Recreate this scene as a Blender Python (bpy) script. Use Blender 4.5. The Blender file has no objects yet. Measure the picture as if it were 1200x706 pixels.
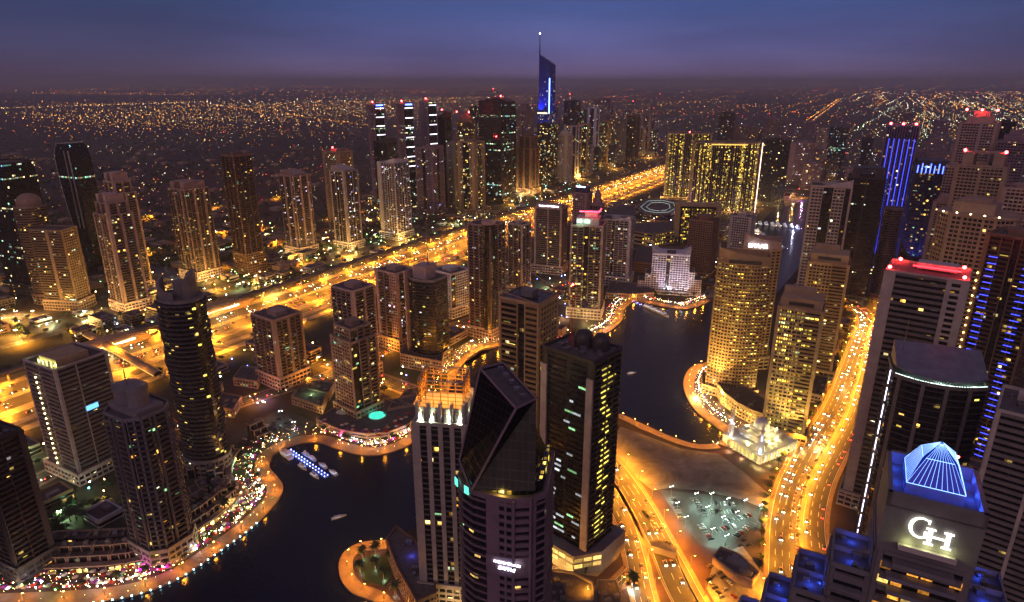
import bpy, math, random
from mathutils import Vector, Matrix
random.seed(7)
R = math.radians
scene = bpy.context.scene
COL = scene.collection
# ------------------------------------------------------------------ camera
CAM_H = 300.0; PITCH = R(18.7); FPX = 761.0
cam_data = bpy.data.cameras.new("camera"); cam = bpy.data.objects.new("camera", cam_data); COL.objects.link(cam)
cam.location = (0, 0, CAM_H); cam.rotation_euler = (R(90) - PITCH, 0, 0)
cam_data.sensor_width = 36; cam_data.lens = 36 * FPX / 1200
cam_data.clip_start = 1; cam_data.clip_end = 120000
scene.camera = cam
# ------------------------------------------------------------------ view, sampling
scene.view_settings.view_transform = 'Standard'; scene.view_settings.look = 'None'
scene.view_settings.exposure = 0.4; scene.view_settings.gamma = 1; scene.view_settings.use_curve_mapping = False
scene.render.engine = 'CYCLES'
cy = scene.cycles
cy.use_denoising = True; cy.use_light_tree = True; cy.max_bounces = 4; cy.diffuse_bounces = 2; cy.glossy_bounces = 3
cy.transmission_bounces = 2; cy.volume_bounces = 2; cy.caustics_reflective = False; cy.caustics_refractive = False
cy.sample_clamp_indirect = 3; cy.sample_clamp_direct = 0; cy.use_adaptive_sampling = True; cy.adaptive_threshold = 0.01
# ------------------------------------------------------------------ dusk sky
world = bpy.data.worlds.new("World"); scene.world = world; world.use_nodes = True
nt = world.node_tree; nt.nodes.clear()
def N(t, kind, **kw):
    n = t.nodes.new(kind)
    for k, v in kw.items(): setattr(n, k, v)
    return n
def L(t, a, b): t.links.new(a, b)
def mth(t, op, a, b=None, c=None):
    n = N(t, 'ShaderNodeMath', operation=op)
    for i, v in enumerate((a, b, c)):
        if v is None: continue
        if isinstance(v, (int, float)): n.inputs[i].default_value = v
        else: L(t, v, n.inputs[i])
    return n.outputs[0]
def ramp(t, fac, stops, interp='LINEAR'):
    n = N(t, 'ShaderNodeValToRGB'); cr = n.color_ramp; cr.interpolation = interp
    while len(cr.elements) < len(stops): cr.elements.new(0.5)
    for e, (p, c) in zip(cr.elements, stops): e.position = p; e.color = (*c, 1)
    L(t, fac, n.inputs[0]); return n.outputs[0]
def mixc(t, fac, a, b, mode='MIX'):
    n = N(t, 'ShaderNodeMix', data_type='RGBA', blend_type=mode)
    for i, v in ((0, fac), (6, a), (7, b)):
        if isinstance(v, (int, float)): n.inputs[i].default_value = v
        elif isinstance(v, tuple): n.inputs[i].default_value = (*v, 1)
        else: L(t, v, n.inputs[i])
    return n.outputs[2]
tc = N(nt, 'ShaderNodeTexCoord'); sx = N(nt, 'ShaderNodeSeparateXYZ'); L(nt, tc.outputs['Generated'], sx.inputs[0])
elev = mth(nt, 'MAXIMUM', sx.outputs[2], 0.0)
sky_c = ramp(nt, mth(nt, 'MULTIPLY', elev, 3.0), [(0, (.105, .072, .150)), (.04, (.118, .090, .195)), (.13, (.090, .092, .235)), (.30, (.052, .086, .245)), (.45, (.090, .076, .160)), (1, (.090, .074, .135))])
azi = mth(nt, 'ARCTAN2', sx.outputs[0], sx.outputs[1])
dev = mth(nt, 'ABSOLUTE', mth(nt, 'SUBTRACT', azi, 0.12))
side = ramp(nt, mth(nt, 'DIVIDE', dev, 3.14159), [(0, (1, 1, 1)), (.09, (.82, .82, .82)), (.2, (.50, .50, .46)), (.34, (.5, .45, .42)), (.7, (1.1, .85, .8)), (1, (1.5, 1.05, .85))], 'EASE')
sn = N(nt, 'ShaderNodeTexNoise'); sn.inputs['Scale'].default_value = 3; sn.inputs['Detail'].default_value = 4
smap = N(nt, 'ShaderNodeMapping'); smap.inputs['Scale'].default_value = (1, 1, 7); L(nt, tc.outputs['Generated'], smap.inputs[0]); L(nt, smap.outputs[0], sn.inputs['Vector'])
cl = ramp(nt, sn.outputs[0], [(.3, (.80, .80, .84)), (.75, (1.2, 1.16, 1.14))])
skyt = N(nt, 'ShaderNodeTexSky', sky_type='NISHITA'); skyt.sun_disc = False; skyt.sun_elevation = R(-3); skyt.sun_rotation = R(200)
skc = mixc(nt, 1.0, mixc(nt, 1.0, sky_c, side, 'MULTIPLY'), cl, 'MULTIPLY')
skc = mixc(nt, .05, skc, skyt.outputs[0], 'ADD')
bg = N(nt, 'ShaderNodeBackground'); bg.inputs[1].default_value = 1.0; L(nt, skc, bg.inputs[0])
wo = N(nt, 'ShaderNodeOutputWorld'); L(nt, bg.outputs[0], wo.inputs[0])
# faint afterglow of the set sun, behind the camera
sd = bpy.data.lights.new("afterglow", 'SUN'); sd.energy = 0.20; sd.angle = R(30); sd.color = (1, .66, .60)
so = bpy.data.objects.new("afterglow", sd); COL.objects.link(so); so.rotation_euler = (R(62), 0, R(-22))

# ------------------------------------------------------------------ helpers
def ray(px, py):
    x = (px - 600) / FPX; y = -(py - 353) / FPX
    return x, math.cos(PITCH) + y * math.sin(PITCH), -math.sin(PITCH) + y * math.cos(PITCH)
def G(px, py, z=0.0):
    d = ray(px, py); t = (CAM_H - z) / -d[2]; return (d[0] * t, d[1] * t)
def proj(X, Y, Z):
    z = Z - CAM_H; f = Y * math.cos(PITCH) - z * math.sin(PITCH); u = Y * math.sin(PITCH) + z * math.cos(PITCH)
    return 600 + FPX * X / f, 353 - FPX * u / f, f
def place(tx, ty, by):
    """ground point and height of a vertical axis seen from (tx,ty) down to row by"""
    d = ray(tx, ty); lo, hi = 50., 20000.
    for _ in range(60):
        m = (lo + hi) / 2
        if proj(d[0] * m, d[1] * m, 0)[1] > by: lo = m
        else: hi = m
    return d[0] * lo, d[1] * lo, CAM_H + d[2] * lo
class MB:
    def __init__(s): s.v = []; s.f = []; s.uv = []; s.m = []
    def face(s, pts, uv=None, m=0):
        i = len(s.v); s.v += [tuple(p) for p in pts]; s.f.append(tuple(range(i, i + len(pts))))
        s.uv += (uv if uv else [(p[0], p[1]) for p in pts]); s.m.append(m)
    def prism(s, poly, z0, z1, m=0, mt=None, top=True, bot=False, u0=0.0):
        n = len(poly); u = u0
        for i in range(n):
            a, b = poly[i], poly[(i + 1) % n]; l = math.hypot(b[0] - a[0], b[1] - a[1])
            s.face([(a[0], a[1], z0), (b[0], b[1], z0), (b[0], b[1], z1), (a[0], a[1], z1)], [(u, z0), (u + l, z0), (u + l, z1), (u, z1)], m); u += l
        if top: s.face([(p[0], p[1], z1) for p in poly], None, m if mt is None else mt)
        if bot: s.face([(p[0], p[1], z0) for p in reversed(poly)], None, m if mt is None else mt)
    def box(s, cx, cy, z0, sx_, sy_, h, rot=0, m=0, mt=None, bot=True):
        c, q = math.cos(rot), math.sin(rot)
        P = [(cx + c * x - q * y, cy + q * x + c * y) for x, y in ((-sx_ / 2, -sy_ / 2), (sx_ / 2, -sy_ / 2), (sx_ / 2, sy_ / 2), (-sx_ / 2, sy_ / 2))]
        s.prism(P, z0, z0 + h, m, mt, True, bot)
    def seg(s, a, b, nrm, p, z0, z1, m=0):
        """box standing on the line a-b, reaching p outward"""
        P = [(a[0] - nrm[0] * .1, a[1] - nrm[1] * .1), (a[0] + nrm[0] * p, a[1] + nrm[1] * p), (b[0] + nrm[0] * p, b[1] + nrm[1] * p), (b[0] - nrm[0] * .1, b[1] - nrm[1] * .1)]
        s.face([(*P[1], z0), (*P[2], z0), (*P[2], z1), (*P[1], z1)], None, m)
        s.face([(*P[0], z1), (*P[1], z1), (*P[2], z1), (*P[3], z1)], None, m)
        s.face([(*P[3], z0), (*P[2], z0), (*P[1], z0), (*P[0], z0)], None, m)
        s.face([(*P[0], z0), (*P[1], z0), (*P[1], z1), (*P[0], z1)], None, m)
        s.face([(*P[2], z0), (*P[3], z0), (*P[3], z1), (*P[2], z1)], None, m)
    def tube(s, a, b, r, n=6, r2=None, m=0, cap=True):
        a = Vector(a); b = Vector(b); d = (b - a); q = d.to_track_quat('Z', 'Y'); r2 = r if r2 is None else r2
        A = [a + q @ Vector((r * math.cos(t * 2 * math.pi / n), r * math.sin(t * 2 * math.pi / n), 0)) for t in range(n)]
        B = [b + q @ Vector((r2 * math.cos(t * 2 * math.pi / n), r2 * math.sin(t * 2 * math.pi / n), 0)) for t in range(n)]
        for i in range(n): j = (i + 1) % n; s.face([A[i], A[j], B[j], B[i]], None, m)
        if cap: s.face(B, None, m); s.face(A[::-1], None, m)
    def beam(s, a, b, w, m=0): s.tube(a, b, w * .7, 4, m=m)
    def ball(s, c, r, n=8, k=5, zs=1.0, m=0, half=False):
        for j in range(k):
            lo = -math.pi / 2 if not half else 0
            t0 = lo + (math.pi / 2 - lo) * j / k; t1 = lo + (math.pi / 2 - lo) * (j + 1) / k
            for i in range(n):
                p0 = 2 * math.pi * i / n; p1 = 2 * math.pi * (i + 1) / n
                f = lambda t, p: (c[0] + r * math.cos(t) * math.cos(p), c[1] + r * math.cos(t) * math.sin(p), c[2] + r * zs * math.sin(t))
                if j == k - 1: s.face([f(t0, p0), f(t0, p1), f(t1, p0)], None, m)
                elif j == 0 and not half: s.face([f(t0, p0), f(t1, p1), f(t1, p0)], None, m)
                else: s.face([f(t0, p0), f(t0, p1), f(t1, p1), f(t1, p0)], None, m)
    def mesh(s, name, mats):
        me = bpy.data.meshes.new(name); me.from_pydata(s.v, [], s.f)
        uvl = me.uv_layers.new(name="UVMap"); uvl.data.foreach_set("uv", [c for u in s.uv for c in u])
        me.polygons.foreach_set("material_index", s.m)
        for m in (mats if isinstance(mats, (list, tuple)) else [mats]): me.materials.append(m)
        return me
    def build(s, name, mats, parent=None, loc=None):
        if not s.f: return None
        o = bpy.data.objects.new(name, s.mesh(name, mats)); COL.objects.link(o)
        if parent: o.parent = parent
        if loc: o.location = loc
        return o
def empty(name, label, cat, loc=(0, 0, 0), rz=0, group=None):
    o = bpy.data.objects.new(name, None); COL.objects.link(o); o.location = loc; o.rotation_euler = (0, 0, rz)
    o.empty_display_size = 1; o['label'] = label; o['category'] = cat
    if group: o['group'] = group
    return o
def tag(o, label, cat, group=None, kind=None):
    if label: o['label'] = label
    if cat: o['category'] = cat
    if group: o['group'] = group
    if kind: o['kind'] = kind
    return o
def copy_tree(o, parent=None):
    c = o.copy(); COL.objects.link(c)
    if parent: c.parent = parent
    for ch in KIDS.get(o.name, ()): copy_tree(ch, c)
    return c
KIDS = {}
def proto(o):
    """remember the children of a prototype so copies are quick"""
    def rec(x):
        KIDS[x.name] = list(x.children)
        for k in KIDS[x.name]: rec(k)
    rec(o); return o
def scatter_copy(o, used, loc, rz, label=None, group=None):
    c = o if not used.get(o.name) else copy_tree(o)
    used[o.name] = True; c.location = loc; c.rotation_euler = (0, 0, rz)
    if label: c['label'] = label
    if group: c['group'] = group
    return c
USED = {}
_ld = {}
def lamp(loc, power, color, parent=None, r=0.5, spot=None, aim=None):
    k = (power, color, r, spot)
    if k not in _ld:
        d = bpy.data.lights.new("lamp_light", 'SPOT' if spot else 'POINT'); d.energy = power; d.color = color; d.shadow_soft_size = r
        if spot: d.spot_size = spot; d.spot_blend = .35
        _ld[k] = d
    o = bpy.data.objects.new("lamp_light", _ld[k]); COL.objects.link(o); o.location = loc
    if spot: o.rotation_euler = Vector(aim).to_track_quat('-Z', 'Y').to_euler()
    if parent: o.parent = parent
    return o
# ------------------------------------------------------------------ materials
def new_mat(name):
    m = bpy.data.materials.new(name); m.use_nodes = True; t = m.node_tree; b = t.nodes['Principled BSDF']; return m, t, b
_M = {}
def plain(name, col, rough=.7, metal=0.0, var=.25, scale=.15, stretch=1.0):
    if name in _M: return _M[name]
    m, t, b = new_mat(name); oi = N(t, 'ShaderNodeObjectInfo')
    tcn = N(t, 'ShaderNodeTexCoord'); mp = N(t, 'ShaderNodeMapping'); mp.inputs['Scale'].default_value = (1, 1, stretch)
    L(t, tcn.outputs['Object'], mp.inputs[0])
    n = N(t, 'ShaderNodeTexNoise'); n.inputs['Scale'].default_value = scale; n.inputs['Detail'].default_value = 6; n.inputs['Roughness'].default_value = .65
    L(t, mp.outputs[0], n.inputs['Vector'])
    c = ramp(t, n.outputs[0], [(.25, tuple(x * (1 - var) for x in col)), (.75, tuple(min(1, x * (1 + var)) for x in col))])
    tint = ramp(t, oi.outputs['Random'], [(0, (.78, .74, .72)), (.5, (1, .98, .95)), (1, (.92, .95, 1.08))])
    c = mixc(t, 1.0, c, tint, 'MULTIPLY')
    L(t, c, b.inputs['Base Color']); b.inputs['Roughness'].default_value = rough; b.inputs['Metallic'].default_value = metal
    _M[name] = m; return m
def glow(name, col, s, light=False):
    if name in _M: return _M[name]
    m, t, b = new_mat(name); b.inputs['Base Color'].default_value = (.3, .3, .3, 1)
    b.inputs['Emission Color'].default_value = (*col, 1); b.inputs['Emission Strength'].default_value = s
    if not light: m.cycles.emission_sampling = 'NONE'
    _M[name] = m; return m
PAL = {
 'warm':  [(.0, (1, .66, .16)), (.40, (1, .50, .07)), (.58, (1, .78, .34)), (.74, (.85, .95, .55)), (.86, (.4, .95, .6)), (.93, (.95, .9, .95)), (.97, (.15, .25, 1))],
 'gold':  [(.0, (1, .70, .10)), (.5, (1, .56, .06)), (.8, (1, .80, .22)), (.95, (.8, 1, .4))],
 'cool':  [(.0, (.35, .95, .62)), (.3, (1, .8, .35)), (.55, (.75, .9, .7)), (.75, (.3, .75, .95)), (.88, (1, .6, .2))],
 'white': [(.0, (1, .9, .75)), (.4, (1, .78, .45)), (.7, (.8, .9, 1)), (.9, (.5, .6, 1))],
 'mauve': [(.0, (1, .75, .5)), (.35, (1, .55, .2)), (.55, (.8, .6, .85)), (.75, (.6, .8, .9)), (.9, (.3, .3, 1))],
}
def facade(name, lit=.12, pal='warm', S=1.6, bay=3.6, fh=3.5, glass=(.010, .014, .024), span=(.035, .032, .034), rough=.18, floors=.0, mx=.1, y0=.18, y1=.82, column=0):
    if name in _M: return _M[name]
    m, t, b = new_mat(name)
    uv = N(t, 'ShaderNodeUVMap'); uv.uv_map = "UVMap"; s = N(t, 'ShaderNodeSeparateXYZ'); L(t, uv.outputs[0], s.inputs[0])
    x = mth(t, 'DIVIDE', s.outputs[0], bay); y = mth(t, 'DIVIDE', s.outputs[1], fh)
    cx, cy_ = mth(t, 'FLOOR', x), mth(t, 'FLOOR', y); fx, fy = mth(t, 'FRACT', x), mth(t, 'FRACT', y)
    oi = N(t, 'ShaderNodeObjectInfo'); rnd = mth(t, 'MULTIPLY', oi.outputs['Random'], 517.0)
    def wn(a, c, d):
        cb = N(t, 'ShaderNodeCombineXYZ')
        for i, v in enumerate((a, c, d)):
            if isinstance(v, (int, float)): cb.inputs[i].default_value = v
            else: L(t, v, cb.inputs[i])
        w = N(t, 'ShaderNodeTexWhiteNoise', noise_dimensions='3D'); L(t, cb.outputs[0], w.inputs['Vector']); return w
    w1 = wn(cx, cy_, rnd)
    room = wn(mth(t, 'FLOOR', mth(t, 'DIVIDE', mth(t, 'ADD', cx, mth(t, 'MULTIPLY', cy_, 7.3)), 3.0)), cy_, mth(t, 'ADD', rnd, 9.0))
    fl = wn(1.5, cy_, mth(t, 'ADD', rnd, 21.0))
    v = mth(t, 'ADD', mth(t, 'MULTIPLY', w1.outputs[0], .55), mth(t, 'MULTIPLY', room.outputs[0], .45))
    if column: v = mth(t, 'ADD', mth(t, 'MULTIPLY', v, 1 - column), mth(t, 'MULTIPLY', wn(cx, 3.5, mth(t, 'ADD', rnd, 5.0)).outputs[0], column))
    thr = lit * .85 + .08 if lit > .02 else .05
    on = mth(t, 'LESS_THAN', v, thr)
    if floors > 0: on = mth(t, 'MAXIMUM', on, mth(t, 'MULTIPLY', mth(t, 'LESS_THAN', fl.outputs[0], floors), mth(t, 'LESS_THAN', room.outputs[0], .7)))
    mask = mth(t, 'MULTIPLY', mth(t, 'MULTIPLY', mth(t, 'GREATER_THAN', fx, mx), mth(t, 'LESS_THAN', fx, 1 - mx)), mth(t, 'MULTIPLY', mth(t, 'GREATER_THAN', fy, y0), mth(t, 'LESS_THAN', fy, y1)))
    sc = N(t, 'ShaderNodeSeparateColor'); L(t, w1.outputs['Color'], sc.inputs[0])
    rc = N(t, 'ShaderNodeSeparateColor'); L(t, room.outputs['Color'], rc.inputs[0])
    hue = mth(t, 'ADD', mth(t, 'MULTIPLY', rc.outputs[1], .8), mth(t, 'MULTIPLY', sc.outputs[2], .2))
    col = ramp(t, hue, PAL[pal], 'CONSTANT')
    br = mth(t, 'ADD', mth(t, 'MULTIPLY', mth(t, 'POWER', sc.outputs[1], 4.0), S * 1.5), S * .10)
    nz = N(t, 'ShaderNodeTexNoise'); nz.inputs['Scale'].default_value = 1.1; nz.inputs['Detail'].default_value = 3; L(t, uv.outputs[0], nz.inputs['Vector'])
    inner = mth(t, 'ADD', mth(t, 'MULTIPLY', nz.outputs[0], 1.6), .15)
    curt = mth(t, 'ADD', mth(t, 'MULTIPLY', mth(t, 'GREATER_THAN', mth(t, 'ADD', fx, mth(t, 'MULTIPLY', rc.outputs[2], .5)), .62), .7), .3)
    inner = mth(t, 'MULTIPLY', mth(t, 'MULTIPLY', inner, curt), mth(t, 'ADD', mth(t, 'MULTIPLY', fy, 1.0), .45))
    est = mth(t, 'MULTIPLY', mth(t, 'MULTIPLY', mth(t, 'MULTIPLY', on, mask), br), inner)
    base = mixc(t, mask, span, glass)
    base2 = mixc(t, mth(t, 'MULTIPLY', sc.outputs[0], .5), base, tuple(g_ * .4 for g_ in glass))
    L(t, base2, b.inputs['Base Color']); b.inputs['Roughness'].default_value = rough
    L(t, mth(t, 'ADD', mth(t, 'MULTIPLY', sc.outputs[0], .18), rough), b.inputs['Roughness'])
    L(t, col, b.inputs['Emission Color']); L(t, est, b.inputs['Emission Strength'])
    m.cycles.emission_sampling = 'NONE'; _M[name] = m; return m
M2 = {}
M = dict(
 sand=plain('sand_render', (.40, .30, .23)), pale=plain('pale_render', (.58, .53, .49)), brown=plain('brown_stone', (.26, .16, .11)),
 tan=plain('tan_stone', (.46, .34, .20)), dark=plain('dark_cladding', (.055, .052, .06), .45), grey=plain('grey_render', (.24, .23, .24)),
 white=plain('white_render', (.68, .68, .70)), pink=plain('pinkish_render', (.52, .39, .34)), conc=plain('raw_concrete', (.22, .2, .19), .9),
 roof=plain('roof_gravel', (.13, .12, .12), .9, 0, .4, .35), steel=plain('steel', (.35, .35, .37), .4, .8), rust=plain('scaffold_paint', (.55, .33, .08), .6),
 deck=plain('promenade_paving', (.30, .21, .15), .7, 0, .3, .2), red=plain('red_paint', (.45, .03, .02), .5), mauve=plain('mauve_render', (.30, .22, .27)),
 bluegl=plain('blue_glass', (.015, .03, .12), .2), black=plain('black_metal', (.02, .02, .022), .4), green=plain('palm_leaf', (.05, .09, .035), .6, 0, .5, .6),
 bark=plain('bark', (.14, .09, .06), .9), whitep=plain('white_paint', (.8, .8, .8), .5, 0, .05))
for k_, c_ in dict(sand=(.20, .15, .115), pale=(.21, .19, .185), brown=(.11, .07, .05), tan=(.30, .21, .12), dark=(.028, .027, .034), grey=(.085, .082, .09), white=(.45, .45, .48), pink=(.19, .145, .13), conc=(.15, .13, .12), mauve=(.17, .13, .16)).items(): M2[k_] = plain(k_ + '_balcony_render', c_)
F = dict(
 res=facade('apartment_glazing', .15, 'warm', 3.2), resd=facade('dim_apartment_glazing', .06, 'warm', 2.6), resm=facade('mauve_apartment_glazing', .16, 'mauve', 2.6),
 hotel=facade('hotel_glazing', .40, 'gold', 2.8, 3.0, 3.4, column=.5), gold=facade('golden_glazing', .5, 'gold', 3.4), off=facade('office_glazing', .07, 'cool', 2.6, 2.4, 3.8, floors=.10),
 offd=facade('dark_office_glazing', .02, 'cool', 1.5, 2.4, 3.8, floors=.03), white=facade('white_lit_glazing', .13, 'white', 2.4), none=facade('unlit_glazing', .0, 'warm', .1),
 blue=facade('blue_lit_glazing', .12, 'mauve', 2.5, glass=(.015, .02, .07)), busy=facade('busy_glazing', .26, 'warm', 2.8))

def up(t, x, y, z, power, color, az=60, r=.5, ang=100):
    """floodlight standing on a podium or the ground, washing the wall above it"""
    q = MB(); q.box(0, 0, -.9, .9, .7, .7); q.build('floodlight', M['black'], t, (x, y, z)); return lamp((x, y, z), power, color, t, r) if not ang else lamp((x, y, z), power, color, t, r, R(ang), Vector((-x * .75, -y * .75, az)).normalized().to_tuple())
# ================================================================== GROUND, WATER, ROADS
SODIUM = (1, .345, .018)
def SN(s, n, z=None):
    p = (s * .515 + n * .857, s * .857 - n * .515); return p if z is None else (*p, z)
BRG = -math.atan2(.515, .857)          # rotation that lays a local +y along the highway
def spline(pts, step=6.0):
    P = [Vector(p) for p in pts]; P = [2 * P[0] - P[1]] + P + [2 * P[-1] - P[-2]]; out = []
    for i in range(1, len(P) - 2):
        n = max(2, int((P[i + 1] - P[i]).length / step))
        for k in range(n):
            t = k / n; a, b, c, d = P[i - 1:i + 3]
            out.append(.5 * ((2 * b) + (-a + c) * t + (2 * a - 5 * b + 4 * c - d) * t * t + (-a + 3 * b - 3 * c + d) * t ** 3))
    out.append(P[-2]); return out
def path(px, z=0.0, step=6.0): return spline([G(x, y, z) for x, y in px], step)
def normals(P):
    o = []
    for i in range(len(P)):
        d = (P[min(i + 1, len(P) - 1)] - P[max(i - 1, 0)]).normalized(); o.append(Vector((d.y, -d.x)))   # to the right of travel
    return o
def ribbon(mb, P, a, b, z, h=0.0, m=0):
    Nn = normals(P); fa = a if callable(a) else (lambda t: a); fb = b if callable(b) else (lambda t: b); n = len(P) - 1
    for i in range(n):
        t0, t1 = i / n, (i + 1) / n
        p = [P[i] + Nn[i] * fa(t0), P[i] + Nn[i] * fb(t0), P[i + 1] + Nn[i + 1] * fb(t1), P[i + 1] + Nn[i + 1] * fa(t1)]
        mb.face([(*q, z + h) for q in p], None, m)
        if h > 0:
            mb.face([(*p[0], z), (*p[0], z + h), (*p[3], z + h), (*p[3], z)], None, m)
            mb.face([(*p[1], z), (*p[2], z), (*p[2], z + h), (*p[1], z + h)], None, m)
def dashes(mb, P, off, w, z, on=3.0, gap=9.0):
    Nn = normals(P); acc = 0.0
    for i in range(len(P) - 1):
        l = (P[i + 1] - P[i]).length
        if gap == 0 or (acc % (on + gap)) < on:
            e = P[i + 1] if gap == 0 else P[i] + (P[i + 1] - P[i]) * min(1, on / max(l, .1))
            n1 = Nn[i + 1] if gap == 0 else Nn[i]
            mb.face([(*(P[i] + Nn[i] * (off - w / 2)), z), (*(P[i] + Nn[i] * (off + w / 2)), z), (*(e + n1 * (off + w / 2)), z), (*(e + n1 * (off - w / 2)), z)])
        acc += l
def ground_mat():
    m, t, b = new_mat('desert_city_soil'); c = N(t, 'ShaderNodeTexCoord')
    a = N(t, 'ShaderNodeTexNoise'); a.inputs['Scale'].default_value = .012; a.inputs['Detail'].default_value = 8; a.inputs['Roughness'].default_value = .7; L(t, c.outputs['Object'], a.inputs['Vector'])
    v = N(t, 'ShaderNodeTexVoronoi'); v.inputs['Scale'].default_value = .02; L(t, c.outputs['Object'], v.inputs['Vector'])
    v2 = N(t, 'ShaderNodeTexVoronoi'); v2.inputs['Scale'].default_value = .0011; L(t, c.outputs['Object'], v2.inputs['Vector'])
    c1 = ramp(t, a.outputs[0], [(.3, (.055, .05, .042)), (.5, (.10, .08, .065)), (.7, (.19, .15, .115))])
    c2 = mixc(t, .35, c1, v.outputs['Color'], 'MULTIPLY'); c3 = mixc(t, .4, c2, v2.outputs['Color'], 'MULTIPLY')
    L(t, c3, b.inputs['Base Color']); b.inputs['Roughness'].default_value = .9; return m
GRD = ground_mat()
def asphalt_mat():
    m, t, b = new_mat('asphalt'); c = N(t, 'ShaderNodeTexCoord')
    a = N(t, 'ShaderNodeTexNoise'); a.inputs['Scale'].default_value = .05; a.inputs['Detail'].default_value = 7; a.inputs['Roughness'].default_value = .7; L(t, c.outputs['Object'], a.inputs['Vector'])
    c1 = ramp(t, a.outputs[0], [(.3, (.045, .043, .042)), (.55, (.075, .07, .066)), (.75, (.11, .10, .09))])
    L(t, c1, b.inputs['Base Color']); b.inputs['Roughness'].default_value = .55; return m
ASP = asphalt_mat()
def sand_mat():
    m, t, b = new_mat('bare_sand'); c = N(t, 'ShaderNodeTexCoord')
    a = N(t, 'ShaderNodeTexNoise'); a.inputs['Scale'].default_value = .04; a.inputs['Detail'].default_value = 9; a.inputs['Roughness'].default_value = .72; a.inputs['Distortion'].default_value = .6; L(t, c.outputs['Object'], a.inputs['Vector'])
    c1 = ramp(t, a.outputs[0], [(.3, (.12, .11, .10)), (.5, (.26, .235, .21)), (.72, (.44, .40, .36))])
    L(t, c1, b.inputs['Base Color']); b.inputs['Roughness'].default_value = .95
    bm = N(t, 'ShaderNodeBump'); bm.inputs['Strength'].default_value = .8; bm.inputs['Distance'].default_value = 1.2; L(t, a.outputs[0], bm.inputs['Height']); L(t, bm.outputs[0], b.inputs['Normal']); return m
SAND = sand_mat()
def water_mat():
    m, t, b = new_mat('canal_water'); c = N(t, 'ShaderNodeTexCoord')
    b.inputs['Base Color'].default_value = (.010, .018, .050, 1); b.inputs['Roughness'].default_value = .16; b.inputs['IOR'].default_value = 1.33
    a = N(t, 'ShaderNodeTexNoise'); a.inputs['Scale'].default_value = .30; a.inputs['Detail'].default_value = 5; L(t, c.outputs['Object'], a.inputs['Vector'])
    bm = N(t, 'ShaderNodeBump'); bm.inputs['Strength'].default_value = .75; bm.inputs['Distance'].default_value = .45; L(t, a.outputs[0], bm.inputs['Height']); L(t, bm.outputs[0], b.inputs['Normal']); return m
WAT = water_mat()
mb = MB(); mb.face([(-60000, -2000, 0), (60000, -2000, 0), (60000, 70000, 0), (-60000, 70000, 0)])
tag(mb.build('ground', GRD), None, None, kind='structure')
def sheet(name, px, z, mat, kind='structure', base=None):
    mb = MB(); P = [G(x, y) for x, y in px]
    if sum(P[i][0] * P[(i + 1) % len(P)][1] - P[(i + 1) % len(P)][0] * P[i][1] for i in range(len(P))) < 0: P.reverse()
    if base is None: mb.face([(*p, z) for p in P])
    else: mb.prism(P, base, z)
    return tag(mb.build(name, mat), None, None, kind=kind)
SHORE_L = [(-40, 716), (60, 712), (120, 707), (170, 696), (215, 677), (265, 643), (300, 616), (325, 590), (332, 572), (325, 560), (316, 548), (320, 535), (335, 526), (355, 520), (378, 521), (400, 529), (430, 535), (460, 531), (487, 518), (505, 497)]
FAR_L = [(515, 482), (530, 450), (546, 424), (565, 411), (590, 406), (630, 404), (665, 406)]
SHORE_B = [(685, 403), (715, 389), (729, 376), (732, 364), (743, 354), (762, 357), (782, 361), (806, 363), (836, 353)]
FAR_B = [(848, 330), (868, 300), (872, 280), (885, 266), (905, 247), (945, 234), (1010, 224), (1005, 240), (965, 272), (935, 315), (905, 350), (882, 400), (850, 420)]
SHORE_C = [(835, 424), (812, 430), (802, 443), (802, 460), (816, 484), (840, 502), (849, 512), (840, 521), (818, 522), (795, 516), (770, 506), (727, 486)]
NEAR = [(700, 480), (660, 472), (620, 500), (580, 540), (540, 580), (500, 610), (480, 622), (456, 637)]
PEN = [(430, 636), (410, 643), (398, 657), (399, 679), (413, 697), (440, 708), (452, 730)]
sheet('water', SHORE_L + FAR_L + SHORE_B + FAR_B + SHORE_C + NEAR + PEN + [(460, 820), (-60, 820)], .05, WAT)
# bare building plot
sheet('sand_ground', [(727, 500), (760, 512), (798, 526), (842, 532), (870, 552), (902, 580), (903, 600), (870, 586), (820, 575), (785, 572), (765, 575), (740, 556), (725, 540), (715, 520)], .06, SAND)
sheet('vacant_plot', [(548, 428), (600, 396), (588, 382), (560, 392), (522, 418)], .05, SAND)
sheet('vacant_plot', [(745, 330), (790, 318), (838, 340), (838, 350), (800, 345)], .05, SAND)
sheet('lake', [(172, 318), (186, 300), (215, 296), (240, 300), (262, 312), (250, 325), (205, 330)], .05, WAT)
sheet('lake', [(0, 330), (0, 352), (40, 350), (48, 336)], .05, WAT)
# ---- the highway
mb = MB(); mk = MB(); S0, S1 = -60, 3400
HW = [Vector(SN(s, -715)) for s in range(S0, 2700, 12)]
hx, hy = HW[-1]
HW += spline([tuple(HW[-1]), (hx + 130, hy + 400), (hx + 90, hy + 1100), (hx + 300, hy + 2300), (hx + 1200, hy + 4200)], 40)[1:]
for a, b in ((-75, -61), (-50, -22), (-15, 13), (24, 42), (50, 60)): ribbon(mb, HW, a, b, .06)
for off in (-74.4, -61.6, -49.4, -22.6, -14.4, 12.4, 24.6, 41.4, 50.6, 59.4): dashes(mk, HW[:240], off, .35, .09, 12, 0)
for off in (-68, -45, -40.5, -36, -31.5, -27, -10, -5.5, -1, 3.5, 8, 30, 36): dashes(mk, HW[:240], off, .3, .09, 4, 8)
road = tag(mb.build('road', ASP), None, None, kind='structure'); mk.build('lane_markings', M['whitep'], road)
mb = MB()
for a, b in ((-61, -50), (-22, -15), (13, 24), (42, 50), (60, 70)): ribbon(mb, HW[:240], a, b, .04, .12)
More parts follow.
